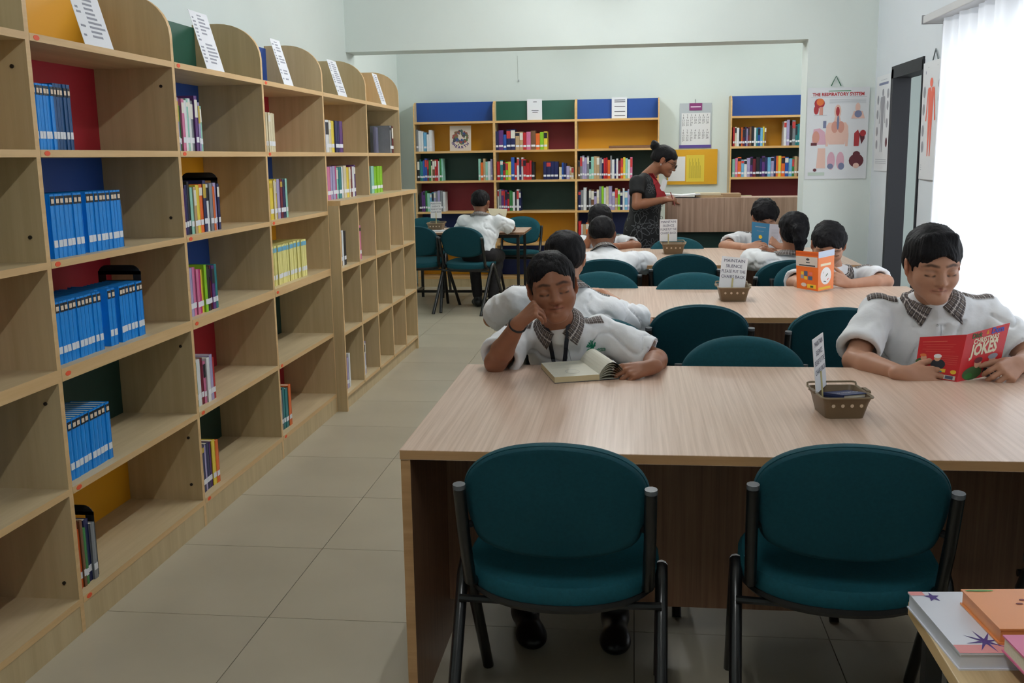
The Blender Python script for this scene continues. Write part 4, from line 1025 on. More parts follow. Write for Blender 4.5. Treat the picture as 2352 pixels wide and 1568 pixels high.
    if collar:
        nu = nv(C-N)*.55+up*.6; nu = nv(nu); nf = nv(fw-nu*np.dot(fw, nu)); nr = np.cross(nf, nu)
        K = 48; rings = []; rn = .056*s
        for rI in range(5):
            ring = []
            for i in range(K+1):
                ph = R(-173+346*i/K); fr_ = abs(ph)/math.pi
                hgt = .026*s*(1-.75*fr_**3); ln = (.036+.030*max(0, (fr_-.55)/.45)**1.5)*s
                rr_, zz = [(rn*.96, -.02*s), (rn, hgt), (rn+.008*s, hgt+.001), (rn+.020*s, hgt-ln*.5), (rn+.032*s, hgt-ln)][rI]
                if rI >= 2: ph = ph*(1-(.05, .13, .20)[rI-2]*max(0, (fr_-.55)/.45))
                p = N+nr*math.sin(ph)*rr_-nf*math.cos(ph)*rr_+nu*zz
                if rI >= 3: p = snap(p, .006 if rI == 4 else .009)
                ring.append(p)
            rings.append(ring)
        CP = np.array(rings).reshape(-1, 3); CQ = np.array([(a*(K+1)+b, a*(K+1)+b+1, (a+1)*(K+1)+b+1, (a+1)*(K+1)+b) for a in range(4) for b in range(K)])
        me = np_mesh('collar', CP-off, CQ); uv = me.uv_layers.new(name='UVMap')
        lv = np.zeros(len(me.loops), np.int32); me.loops.foreach_get('vertex_index', lv)
        for li, vi in enumerate(lv): uv.data[li].uv = ((vi % (K+1))/K, (vi//(K+1))/4)
        o = obj('collar', me, M_PLAID, t); o.modifiers.new('thick', 'SOLIDIFY').thickness = .003
    if epaulette:
        for S_ in (SL, SR):
            dirn = nv(S_-N); B0 = N+(S_-N)*.62+up*.05*s; B1 = S_+dirn*.028*s+up*.035*s; sd = nv(np.cross(dirn, up)); vs = []; K = 8
            for i in range(K+1):
                p = B0+(B1-B0)*i/K
                for w_ in (-.016, 0, .016):
                    pp = p+sd*w_*s; h = bvh.ray_cast(Vector(pp+up*.08), Vector(-up)); pp = np.array(h[0])+up*.005 if h[0] else pp
                    vs.append(pp)
            EQ = np.array([(i*3+j, i*3+j+1, (i+1)*3+j+1, (i+1)*3+j) for i in range(K) for j in (0, 1)])
            me = np_mesh('epaulette', np.array(vs)-off, EQ); uv = me.uv_layers.new(name='UVMap')
            for lp in me.loops: uv.data[lp.index].uv = ((lp.vertex_index//3)/K*.2, (lp.vertex_index % 3)/2)
            o = obj('epaulette', me, M_PLAID, t); o.modifiers.new('thick', 'SOLIDIFY').thickness = .004
    # ---- lower body
    if knees is not None:
        kn = [wp(k) for k in knees]; an = [wp(a) for a in ankles]; hx = hw*.5
        hips = [pelvis-rt*hx-up*.02, pelvis+rt*hx-up*.02]
        pts = np.stack([pelvis]+kn+an); g = SDF(pts.min(0)-.16, pts.max(0)+.16, .0085*q)
        g.ell(pelvis-np.array([0, 0, .02]), (hw*.9, .115*s, .105*s), Mt, k=0)
        for h_, k_, a_ in zip(hips, kn, an):
            g.cone(h_, k_, .082*s, .066*s, k=.03); g.cone(k_, a_+(a_-k_)*-.05, .064*s, .050*s, k=.02)
        P, Q = g.mesh(); Nn = vert_normals(P, Q); P = P+Nn*(.008*vnoise(P, 18)+.006*vnoise(P, 40))[:, None]
        obj('trousers', np_mesh('trousers', P-off, Q), M_TROU, t)
        if foot:
            for i, a_ in enumerate(an):
                fd = nv(np.array(footdir[i] if footdir else (fw[0], fw[1], 0))); fd[2] = 0; fd = nv(fd); base = np.array([a_[0], a_[1], 0]); sd = np.array([fd[1], -fd[0], 0])
                g = SDF(base+np.array([-.26, -.26, -.01])*s, base+np.array([.26, .26, .16])*s, .006*q)
                g.cone(base+np.array([0, 0, .085*s]), base+np.array([0, 0, .05*s])-fd*.015*s, .042*s, .040*s, k=0)
                g.cone(base-fd*.03*s+np.array([0, 0, .036*s]), base+fd*.10*s+np.array([0, 0, .034*s]), .038*s, .040*s, k=.03)
                g.ell(base+fd*.135*s+np.array([0, 0, .028*s]), (.046*s, .055*s, .030*s), np.stack([sd, fd, np.array([0, 0, 1.])], 1), k=.03)
                g.cone(np.array(a_), base+np.array([0, 0, .06*s]), .036*s, .038*s, k=.01)
                P, Q = g.mesh(); P[:, 2] = np.maximum(P[:, 2], .001); obj('shoe', np_mesh('shoe', P-off, Q), M_SHOE, t)
    return dict(root=t, off=off, bvh=bvh, N=N, up=up, fw=fw, rt=rt, C=C, s=s, pelvis=pelvis, SL=SL, SR=SR, WL=WL, WR=WR, EL=EL, ER=ER, M=Mt)
def conform(pp, pts2d_list, org, ax, ay, back, name, mat, e=.002, thick=.0012):
    """flat polygons (2D) placed at org + x*ax + y*ay and pushed along back onto the garment"""
    vs = []; fs = []
    for poly in pts2d_list:
        n0 = len(vs)
        for x, y in poly:
            p = org+ax*x+ay*y-back*.2; h = pp['bvh'].ray_cast(Vector(p), Vector(back))
            vs.append(np.array(h[0])-back*e if h[0] else p+back*.2)
        fs.append(tuple(range(n0, len(vs))))
    me = bpy.data.meshes.new(name); me.from_pydata([tuple(v-pp['off']) for v in vs], [], fs); me.update()
    return obj(name, me, mat, pp['root'])
def ribbon2d(pts, w):
    """polyline -> list of quads"""
    out = []
    for (x0, y0), (x1, y1) in zip(pts[:-1], pts[1:]):
        dx, dy = x1-x0, y1-y0; l = math.hypot(dx, dy); nx, ny = -dy/l*w/2, dx/l*w/2
        out.append([(x0+nx, y0+ny), (x0-nx, y0-ny), (x1-nx, y1-ny), (x1+nx, y1+ny)])
    return out
# ================================================================== the people
def seat_legs(px, py, fy, kz=.50, spread=.085, reach=.40, ank=.0):
    k = [(px-spread, py+fy*reach, kz), (px+spread, py+fy*reach, kz)]
    a = [(px-spread-.01, py+fy*(reach+ank), .10), (px+spread+.01, py+fy*(reach+ank), .10)]
    if fy < 0: k.reverse(); a.reverse()
    return dict(knees=k, ankles=a)
def hnd(d, n, c=RELAX, **k): return dict(d=d, n=n, c=c, **k)
SHORT = dict(front=.058, vol=.008, back=-.064, mess=.8)

# boy with the lanyard, cheek on his hand
P1 = person('boy with a dark lanyard resting his cheek on his hand over an open book',
    C=(1268, 656, 3.44), F=(.14, -.97, -.03), U=(-.15, 0, 1), s=1.0, hsc=(1.05, 1, .98), N=(1284, 742, 3.55), SL=(1384, 766, 3.66), SR=(1194, 772, 3.65),
    EL=(1508, 826, 3.60), ER=(1138, 832, 3.44), WL=(1496, 843, 3.365), WR=(1190, 744, 3.31),
    HL=hnd((-.86, -.40, -.12), (-.2, -.62, .75), [(.4, .6, .4), (.45, .65, .4), (.5, .7, .4), (.55, .7, .4)], s=.9, thumb=(.7, .6, .3)),
    HR=hnd((.72, -.18, .66), (-.5, -.55, .55), [(1.75, .25, .2), (1.65, .3, .2), (1.55, .35, .25), (1.5, .4, .3)], s=.86, thumb=(.5, .3, .9)),
    pelvis=(-.15, 3.84, .55), hair=dict(front=.066, vol=.007, back=-.05, mess=.8), skin=0, q=1, cuffL=.86, cuffR=.84,
    knees=[(-.03, 3.36, .47), (-.32, 3.36, .47)], ankles=[(-.05, 3.02, .095), (-.335, 3.03, .095)], footdir=[(.02, -1, 0), (.25, -1, 0)], sleeve_r=1.2, arm_s=1.10)
# boy with the red book
P3 = person('boy in white shirt with plaid collar, looking down at the red joke book he holds',
    C=(2142, 605, 3.70), F=(.06, -.95, -.18), U=(.0, -.2, 1), s=1.12, hsc=(1.0, 1, .94), N=(2140, 690, 3.80), SL=(2262, 722, 3.84), SR=(2014, 720, 3.83),
    EL=(2372, 828, 3.66), ER=(1962, 828, 3.60), WL=(2338, 836, 3.405), WR=(2074, 859, 3.37),
    HL=hnd((-.55, -.6, -.15), (.3, -.62, .5), [(.75, .9, .5), (.8, .95, .5), (.85, .95, .5), (.9, .95, .5)], s=.92, thumb=(.6, .5, .6)),
    HR=hnd((.97, -.08, -.10), (-.1, -.75, .6), [(.15, .35, .25), (.15, .3, .2), (.15, .3, .2), (.2, .3, .2)], s=.92, thumb=(.75, .65, .0)),
    pelvis=(1.14, 3.90, .55), hair=dict(front=.052, vol=.013, back=-.06, fringe=.008, mess=.7), shirt_w=1.15, skin=1, q=1, cuffL=.8, cuffR=.8, sleeve_r=1.12, belly=1.1, arm_s=1.15,
    **seat_legs(1.14, 3.90, -1, .5))
# boy seen from behind at the second table
P2 = person('boy in white shirt seen from behind, right behind the boy with the lanyard',
    C=(1297, 590, 4.52), F=(-.12, .96, -.2), U=(.03, .1, 1), s=1.06, N=(1305, 668, 4.46), SL=(1188, 690, 4.44), SR=(1402, 716, 4.42),
    EL=(1128, 733, 4.60), ER=(1488, 746, 4.62), WL=(1230, 715, 4.80), WR=(1384, 674, 4.96),
    HL=hnd((.8, .5, 0), (0, 0, 1)), HR=hnd((-.6, .75, .12), (.2, -.2, 1), FLAT), pelvis=(-.16, 4.34, .55), hair=SHORT, skin=3, q=1.35, cuffL=.78, cuffR=.72, sleeve_r=1.15, arm_s=1.0,
    **seat_legs(-.16, 4.34, 1))
# child with ponytail
P7 = person('child with a dark ponytail and white shirt, seen from behind',
    C=(1822, 528, 6.74), F=(-.1, .97, -.1), U=(0, .1, 1), s=1.0, N=(1812, 588, 6.72), SL=(1758, 600, 6.74), SR=(1862, 606, 6.70),
    EL=(1716, 594, 6.95), ER=(1885, 618, 6.85), WL=(1752, 574, 7.15), WR=(1860, 590, 7.1), HL=hnd((.6, .7, 0), (0, 0, 1)), HR=hnd((-.6, .7, 0), (0, 0, 1)),
    pelvis=(.98, 6.60, .55), hair=dict(front=.06, vol=.016, back=-.10, pony=1, mess=1.2), skin=0, q=1.6, cuffL=.85, cuffR=.85, sleeve_r=1.2, face=False, **seat_legs(.98, 6.60, 1))
# boy with the orange book
P8 = person('boy hidden behind the orange book, one forearm on the table',
    C=(1903, 561, 6.02), F=(-.12, -.86, -.5), U=(0, -.4, 1), s=1.1, N=(1912, 622, 6.10), SL=(1986, 634, 6.10), SR=(1846, 636, 6.10),
    EL=(2036, 647, 5.86), ER=(1822, 650, 5.92), WL=(1950, 652, 5.72), WR=(1838, 652, 5.74),
    HL=hnd((-.75, -.3, .32), (.35, -.8, .35), [(.5, .7, .4), (.5, .75, .4), (.55, .8, .4), (.6, .8, .4)], s=.95), HR=hnd((.3, -.5, .5), (-.8, -.2, .4), GRIP, s=.9),
    pelvis=(1.08, 6.14, .55), hair=dict(front=.05, vol=.012, back=-.05, mess=1), skin=1, q=1.5, cuffL=.72, cuffR=.8, sleeve_r=1.05, **seat_legs(1.08, 6.14, -1))
# boy with the blue book
P6 = person('boy with tousled hair reading the blue book at the table nearest the counter',
    C=(1757, 497, 8.42), F=(.10, -.84, -.55), U=(0, -.4, 1), s=1.12, N=(1752, 542, 8.50), SL=(1798, 550, 8.52), SR=(1702, 549, 8.52),
    EL=(1822, 567, 8.30), ER=(1662, 565, 8.24), WL=(1788, 566, 8.08), WR=(1716, 567, 8.00),
    HL=hnd((-.6, -.3, .5), (.6, -.6, .3), GRIP, s=.9), HR=hnd((.85, -.2, .1), (0, -.6, .7), [(.3, .5, .3)]*4, s=.95), pelvis=(1.07, 8.50, .55),
    hair=dict(front=.05, vol=.018, back=-.05, mess=1.6), skin=1, q=1.8, cuffL=.75, cuffR=.72, sleeve_r=1.1, **seat_legs(1.07, 8.50, -1))
# child facing the camera behind the bent-over boy
P5 = person('child propping his head on one hand, facing the boy bent over the table',
    C=(1378, 507, 8.40), F=(-.1, -.85, -.5), U=(-.05, -.4, 1), s=1.12, N=(1384, 552, 8.48), SL=(1424, 556, 8.50), SR=(1340, 556, 8.50),
    EL=(1462, 565, 8.28), ER=(1338, 572, 8.24), WL=(1410, 566, 8.06), WR=(1352, 552, 8.22), HL=hnd((-.85, -.3, 0), (0, -.5, .8), [(.3, .5, .3)]*4), HR=hnd((.2, -.2, .9), (-.7, -.5, .2), [(.5, .6, .4)]*4, s=.9),
    pelvis=(-.22, 8.48, .55), hair=dict(front=.055, vol=.012, back=-.05, mess=1), skin=0, q=1.9, cuffL=.7, cuffR=.7, **seat_legs(-.22, 8.48, -1))
# boy bent over the table
P4 = person('boy bent low over the table, dark hair and white shirt seen from behind',
    C=(1383, 538, 7.02), F=(.05, .85, -.5), U=(0, .5, 1), s=1.05, N=(1388, 577, 6.93), SL=(1332, 603, 6.86), SR=(1448, 600, 6.86),
    EL=(1318, 614, 7.05), ER=(1494, 606, 7.05), WL=(1365, 600, 7.2), WR=(1420, 595, 7.25), HL=hnd((.8, .4, 0), (0, 0, 1)), HR=hnd((-.8, .4, 0), (0, 0, 1)),
    pelvis=(-.14, 6.66, .55), hair=dict(front=.058, vol=.010, back=-.08, mess=.8), skin=2, q=1.7, cuffL=.85, cuffR=.85, sleeve_r=1.25, shirt_w=1.1, face=False, **seat_legs(-.14, 6.66, 1))
# boy at the small table
P9 = person('boy with his back turned, reading at the small corner table',
    C=(1104, 463, 10.02), F=(.25, .93, -.22), U=(.05, .1, 1), s=1.03, N=(1102, 496, 9.96), SL=(1066, 509, 9.98), SR=(1148, 510, 9.94),
    EL=(1058, 532, 10.12), ER=(1176, 524, 10.06), WL=(1090, 518, 10.3), WR=(1160, 512, 10.3), HL=hnd((.5, .8, 0), (0, 0, 1)), HR=hnd((-.3, .8, .4), (.8, .2, .3)),
    pelvis=(-1.50, 9.86, .56), hair=SHORT, skin=2, q=1.9, cuffL=.85, cuffR=.8, sleeve_r=1.2, face=False,
    knees=[(-1.62, 10.22, .50), (-1.36, 10.2, .50)], ankles=[(-1.56, 10.10, .10), (-1.40, 10.02, .10)], footdir=[(-.3, 1, 0), (-.9, .6, 0)])

# ---- details on the two boys in front
def front_details(pp, lanyard=True, logo=True, placket=0, skin_i=0):
    back = -pp['fw']; ax = -pp['rt']; ay = pp['up']; s = pp['s']; org = pp['N']
    # button placket and buttons
    conform(pp, ribbon2d([(placket, -.05*s-.02*i*s) for i in range(12)], .0022), org, ax, ay, back, 'placket_seam', plain('seam grey', (176, 180, 184), .8), .0018)
    M_BTN = plain('shirt button', (198, 200, 200), .3)
    for k in range(4):
        c = (placket-.012*s, -.05*s-.062*k*s); conform(pp, [[(c[0]+.0048*math.cos(a), c[1]+.0048*math.sin(a)) for a in [2*math.pi*i/10 for i in range(10)]]], org, ax, ay, back, 'button', M_BTN, .0035)
    if lanyard:
        for pts in ([(1256, 752), (1260, 770), (1264, 790), (1268, 810), (1273, 838)], [(1305, 744), (1304, 765), (1301, 785), (1299, 810), (1296, 838)]):
            L = []
            for (u0, v0), (u1, v1) in zip(pts[:-1], pts[1:]):
                for k in range(4): L.append((u0+(u1-u0)*k/4, v0+(v1-v0)*k/4))
            vs = []
            for u, v in L:
                for du in (-4.6, 0, 4.6):
                    h = pp['bvh'].ray_cast(CAM0, ray(u+du, v).normalized())
                    vs.append(np.array(h[0])-np.array(ray(u, v).normalized())*.007 if h[0] else None)
            good = [i for i in range(len(L)) if all(vs[3*i+k] is not None for k in range(3))]
            V = []; Fq = []
            for n_, i in enumerate(good):
                V += [vs[3*i+k]-pp['off'] for k in range(3)]
                if n_: Fq += [(3*n_-3+k, 3*n_-2+k, 3*n_+1+k, 3*n_+k) for k in (0, 1)]
            me = bpy.data.meshes.new('lanyard_strap'); me.from_pydata([tuple(v) for v in V], [], Fq); me.update()
            o = obj('lanyard_strap', me, M_LANY, pp['root']); o.modifiers.new('thick', 'SOLIDIFY').thickness = .0018
def strip_along(pp, poly): pass
front_details(P1, True, True, .008)
front_details(P3, False, False, .004)
# green emblem with script on the lanyard boy's chest
ax = -P1['rt']; ay = P1['up']; bk = -P1['fw']; s = P1['s']
tgt = np.array(P1['bvh'].ray_cast(CAM0, ray(1360, 794).normalized())[0]); ex = ey = 0.0
em = []
em.append([(ex-.016, ey+.016), (ex+.018, ey+.020), (ex+.017, ey+.023), (ex-.017, ey+.019)])
for k, (a0, l) in enumerate([(100, .03), (70, .026), (130, .026), (40, .02), (160, .02), (85, .032), (115, .028), (20, .014), (180, .014)]):
    a = R(a0); em += ribbon2d([(ex, ey-.002), (ex+l*math.cos(a), ey-.002+l*math.sin(a))], .0032)
em += ribbon2d([(ex+.001, ey), (ex-.001, ey-.02)], .0036); em += ribbon2d([(ex-.014, ey+.006), (ex, ey-.006), (ex+.013, ey+.007)], .003)
conform(P1, em, tgt, ax, ay, bk, 'emblem', M_GREENLOGO, .0028)
sc_ = []
for k in range(7):
    x = ex+.008+.0055*k; sc_ += ribbon2d([(x, ey-.014-.0006*k), (x+.002, ey-.008-.0006*k), (x+.005, ey-.015-.0006*k)], .0018)
for k in range(4):
    x = ex+.022+.0055*k; sc_ += ribbon2d([(x, ey-.024), (x+.002, ey-.019), (x+.005, ey-.024)], .0017)
conform(P1, sc_, tgt, ax, ay, bk, 'emblem_script', M_GREENLOGO, .0028)
# wristband
Wv, Ev = P1['WR'], P1['ER']; dv = nv(Wv-Ev); cpt = Wv-dv*.008; a1 = nv(np.cross(dv, (0, 0, 1.))); a2 = np.cross(dv, a1)
b = MB(); b.tube([tuple(cpt+(a1*math.cos(q_)+a2*math.sin(q_))*.0275-P1['off']) for q_ in [2*math.pi*i/24 for i in range(25)]], .0042, 8, caps=False)
obj('wristband', b.mesh('wristband', True), M_BAND, P1['root'])
# ================================================================== printed patches
class Patch:
    """bilinear quad: p00 (left-bottom) p10 (right-bottom) p11 p01; s,t in 0..1; bow: bulge along the normal"""
    def __init__(s, p00, p10, p11, p01, bow=0.0, flip=False):
        s.p = [Vector(x) for x in (p00, p10, p11, p01)]; s.bow = bow
        n = (s.p[1]-s.p[0]).cross(s.p[3]-s.p[0]).normalized(); s.n = -n if flip else n
        s.w = (s.p[1]-s.p[0]).length; s.h = (s.p[3]-s.p[0]).length
    def at(s, a, b, e=0):
        a_, b_ = max(-.5, min(1.5, a)), b
        q = s.p[0]*(1-a_)*(1-b_)+s.p[1]*a_*(1-b_)+s.p[2]*a_*b_+s.p[3]*(1-a_)*b_
        return q+s.n*(e+s.bow*4*a_*(1-a_))
    def sheet(s, name, mat, parent, thick=.001, na=10, nb=4, e=0, rng=(0, 1, 0, 1)):
        b = MB(); off = Vector(parent.location) if parent else Vector((0, 0, 0)); a0, a1, b0, b1 = rng
        g = lambda i, j, k: s.at(a0+(a1-a0)*i/na, b0+(b1-b0)*j/nb, e-k*thick)-off
        for k in (0, 1):
            for i in range(na):
                for j in range(nb): b.quad(g(i, j, k), g(i+1, j, k), g(i+1, j+1, k), g(i, j+1, k))
        for i in range(na):
            b.quad(g(i, 0, 0), g(i+1, 0, 0), g(i+1, 0, 1), g(i, 0, 1)); b.quad(g(i, nb, 0), g(i+1, nb, 0), g(i+1, nb, 1), g(i, nb, 1))
        for j in range(nb):
            b.quad(g(0, j, 0), g(0, j+1, 0), g(0, j+1, 1), g(0, j, 1)); b.quad(g(na, j, 0), g(na, j+1, 0), g(na, j+1, 1), g(na, j, 1))
        me = b.mesh(name); return obj(name, me, mat, parent)
    def text(s, txt, a, b, size, mat, parent, e=.0008, bold=.0, sx=1, ang=0, name='lettering', shear=0, tilt=0):
        me = text_mesh(txt, size, 'CENTER', shear, bold).copy(); me.materials.clear(); me.materials.append(mat); off = Vector(parent.location)
        ca, sa = math.cos(ang), math.sin(ang)
        for v in me.vertices:
            x, y = v.co.x*sx, v.co.y; x, y = x*ca-y*sa, x*sa+y*ca
            v.co = s.at(a+x/s.w, b+y/s.h, e)-off
        return obj(name, me, None, parent)
    def shapes(s, polys, mats, parent, e=.0006, name='print'):
        b = MB(); off = Vector(parent.location)
        for k, (mi, pts) in enumerate(polys): b.poly([s.at(x, y, e+.00004*k)-off for x, y in pts], mi)
        me = b.mesh(name, fix=False); return obj(name, me, mats, parent)
def ellp(cx, cy, rx, ry, n=14, a0=0, a1=360):
    return [(cx+rx*math.cos(R(a0+(a1-a0)*i/n)), cy+ry*math.sin(R(a0+(a1-a0)*i/n))) for i in range(n+(a1-a0 < 360))]
def rectp(x0, y0, x1, y1): return [(x0, y0), (x1, y0), (x1, y1), (x0, y1)]
def col(n, c, r=.6): return plain('ink '+n, c, r)
def anchor(name, label, cat, pt, group=None): return thing(name, label, cat, pt, 0, group)

# ---------------- red joke book
S0 = atY(2197, 877, 3.335); S1 = atY(2221, 768, 3.365)
L0 = atY(2100, 860, 3.42); L1 = atY(2113, 774, 3.455); R0 = atY(2291, 859, 3.43); R1 = atY(2320, 741, 3.465)
t = anchor('joke_book', 'open red paperback joke book with big cream title lettering', 'book', S0)
M_RED = plain('red book cover', (206, 24, 34), .35)
pl = Patch(L0, S0, S1, L1); pr_ = Patch(S0, R0, R1, S1)
pl.sheet('back_cover', M_RED, t, .0012); pr_.sheet('front_cover', M_RED, t, .0012)
pl.sheet('page_block', M_PAGES, t, .016, e=-.0014, rng=(.03, .995, .02, .985)); pr_.sheet('page_block', M_PAGES, t, .004, e=-.0014, rng=(.005, .97, .02, .985))
CR = col('cream title', (238, 226, 196)); WHT = col('white', (236, 236, 236)); BLU = col('blue', (50, 90, 190)); DK = col('dark', (34, 36, 46)); GRN = col('green', (60, 96, 50)); YEL = col('yellow', (236, 190, 50)); SKN = col('flesh', (214, 160, 130)); ORG = col('orange', (226, 120, 60)); GRY = col('grey', (150, 152, 160)); PNK = col('pink', (226, 150, 150)); MAR = col('maroon', (110, 40, 46)); LRD = col('light red', (226, 110, 90))
pr_.text('Dick', .26, .915, .022, GRN, t, bold=.001); pr_.text('&', .50, .925, .018, YEL, t); pr_.text('Dom', .74, .925, .026, BLU, t, bold=.001)
pr_.text('CHRISTMAS', .5, .79, .0225, CR, t, bold=.0008, sx=.92)
pr_.text('JOKES', .50, .60, .052, CR, t, bold=.0022, sx=.80)
pr_.shapes([(0, ellp(.33, .13, .24, .14)), (1, ellp(.78, .12, .2, .14)), (2, ellp(.42, .32, .085, .10)), (3, ellp(.42, .38, .10, .06)), (2, ellp(.76, .32, .085, .10)), (4, ellp(.76, .40, .12, .055)), (5, ellp(.25, .08, .1, .06)), (6, ellp(.78, .2, .12, .05))], [GRN, DK, SKN, MAR, GRY, col('leaf', (50, 120, 50)), WHT], t)
pr_.text('JOKES & FUN', .4, .03, .010, CR, t) if False else None
pl.shapes([(0, rectp(.08, .86+0*k, .62, .875)) for k in (0,)]+[(0, rectp(.10+.08*(k % 2), .79-.055*k, .82-.05*(k % 3), .797-.055*k)) for k in range(4)]+[(0, rectp(.5, .53-.045*k, .92, .537-.045*k)) for k in range(5)]
    +[(1, ellp(.14, .36, .16, .10)), (2, ellp(.16, .46, .07, .075)), (3, ellp(.14, .53, .075, .04)), (4, ellp(.5, .33, .17, .12)), (2, ellp(.47, .47, .075, .07)), (5, ellp(.47, .52, .09, .05)), (6, rectp(.0, .16, .70, .235)), (7, rectp(.5, .155, .62, .19)), (6, ellp(.88, .19, .07, .045)), (8, rectp(.20, .05, .56, .14)), (9, rectp(.24, .06, .36, .135)), (8, rectp(.68, .02, .95, .11)), (9, rectp(.72, .03, .9, .1))],
    [LRD, GRN, SKN, ORG, DK, WHT, YEL, col('teal', (40, 130, 140)), col('pale', (206, 200, 190)), col('bars', (80, 84, 110))], t)

# ---------------- open paperback of the lanyard boy
Sf = atZ(1377, 869, .757); Sb = atZ(1333, 836, .757); Lf = atZ(1274, 876, .757); Lb = atZ(1243, 842, .757)
t = anchor('open_book', 'open thick paperback lying on the table before the lanyard boy', 'book', ((Sf+Sb)/2).to_3d()-Vector((0, 0, .007)))
M_PG = plain('book pages', (226, 224, 208), .8)
b = MB(); off = Vector(t.location); up_ = Vector((0, 0, 1))
def lp(p, z): return Vector((p.x, p.y, z))-off
q4 = [Lf, Sf, Sb, Lb]
for z0, z1, mi in ((.7505, .7525, 1), (.7525, .771, 0)):
    lo = [lp(p, z0) for p in q4]; hi = [lp(p, z1) for p in q4]
    b.poly(hi, mi); b.poly(lo[::-1], mi)
    for i in range(4): j = (i+1) % 4; b.quad(lo[i], lo[j], hi[j], hi[i], 2 if z0 > .752 else 1)
obj('page_block', b.mesh('page_block'), [M_PG, plain('dark cover', (70, 74, 84), .5), plain('page edge tan', (206, 190, 150), .8)], t)
rd = (Sf-Lf).normalized(); spd = Sb-Sf
b = MB(); NP_ = 7
for k in range(NP_):
    hgt = .050*(k/(NP_-1))**.8; wdt = .068+.004*k; N_ = 12; prev = None
    for i in range(N_+1):
        f = i/N_; z = .7535+hgt*math.sin(math.pi*min(1, f*.92+.02))**.8+.012*k/(NP_-1)*(1-f); x = wdt*f
        pa = Vector(Sf)+rd*x; pb = Vector(Sb)+rd*(x*.97)
        cur = (lp(pa, z), lp(pb, z+.001))
        if prev: b.quad(prev[0], cur[0], cur[1], prev[1], 0)
        prev = cur
pg = obj('page', b.mesh('page', True), [M_PG], t)
b = MB(); c4 = [Vector(Sf), Vector(Sf)+rd*.088, Vector(Sb)+rd*.086, Vector(Sb)]
b.poly([lp(p, .7525) for p in c4]); b.poly([lp(p, .7508) for p in c4][::-1])
obj('back_cover', b.mesh('back_cover'), plain('dark cover', (70, 74, 84), .5), t)
pp = Patch(lp(Lf, .7712)+off, lp(Sf, .7712)+off, lp(Sb, .7712)+off, lp(Lb, .7712)+off)
rr = random.Random(2); GL = col('pencil grey', (176, 178, 176))
pp.shapes([(0, rectp(.12, .84-.07*k, rr.uniform(.45, .85), .848-.07*k)) for k in range(5)]+[(0, [(.5+.16*math.cos(a), .28+.14*math.sin(a)), (.5+.15*math.cos(a), .28+.13*math.sin(a)), (.5+.15*math.cos(a+.5), .28+.13*math.sin(a+.5)), (.5+.16*math.cos(a+.5), .28+.14*math.sin(a+.5))]) for a in [.5*i for i in range(12)]], [GL], t)

# ---------------- orange book
S0 = atZ(1879, 669, .755); y0 = S0.y; S1 = atY(1880, 579, y0+.03)
L0 = atY(1830, 661, y0+.085); L1 = atY(1828, 575, y0+.12); R0 = atY(1914, 662, y0+.10); R1 = atY(1917, 571, y0+.13)
t = anchor('orange_book', 'orange paperback with a white label panel, held upright on the table', 'book', S0)
M_OR = plain('orange book cover', (232, 110, 36), .4); M_OR2 = plain('orange book front', (240, 132, 66), .4)
pl = Patch(L0, S0, S1, L1); pr_ = Patch(S0, R0, R1, S1)
pl.sheet('back_cover', M_OR, t, .0015); pr_.sheet('front_cover', M_OR2, t, .0015)
pl.sheet('page_block', M_PAGES, t, .006, e=-.0017, rng=(.02, .99, .01, .985)); pr_.sheet('page_block', M_PAGES, t, .008, e=-.0017, rng=(.01, .98, .01, .985))
pl.shapes([(0, rectp(0, .60, .96, .86)), (1, rectp(.14, .615, .86, .645)), (1, rectp(.45, .7, .62, .72)), (1, ellp(.53, .79, .08, .03)), (2, rectp(.2, .28, .34, .38)), (3, rectp(.36, .36, .52, .48)), (4, rectp(.36, .26, .5, .35)), (3, rectp(.54, .26, .74, .36)), (5, rectp(.58, .38, .74, .47)), (4, rectp(.22, .38, .34, .46)), (0, ellp(.34, .12, .13, .05)), (4, rectp(.5, .05, .9, .15)), (6, rectp(.64, .07, .78, .12)), (7, rectp(.0, .9, .98, .97))],
    [col('label grey', (206, 196, 186)), DK, GRY, col('steel', (70, 90, 120)), YEL, LRD, GRN, col('burnt orange', (206, 86, 26))], t)
pr_.shapes([(0, rectp(0, .84, 1, 1)), (1, ellp(.48, .36, .34, .22, 18)), (2, [(.3, .44), (.36, .48), (.38, .46), (.32, .42)]), (5, [(.44, .36), (.6, .42), (.62, .40), (.46, .33)]), (2, [(.34, .24), (.5, .22), (.5, .20), (.34, .22)]), (3, [(.56, .26), (.66, .3), (.66, .27), (.58, .24)]), (4, rectp(.02, .03, .8, .09))], [col('sky pale', (200, 214, 236)), WHT, DK, LRD, YEL, GRN], t)
pr_.text('HCHHT', .5, .63, .030, CR, t, sx=.6) if False else pr_.shapes([(0, rectp(.14, .62, .78, .68))], [CR], t)

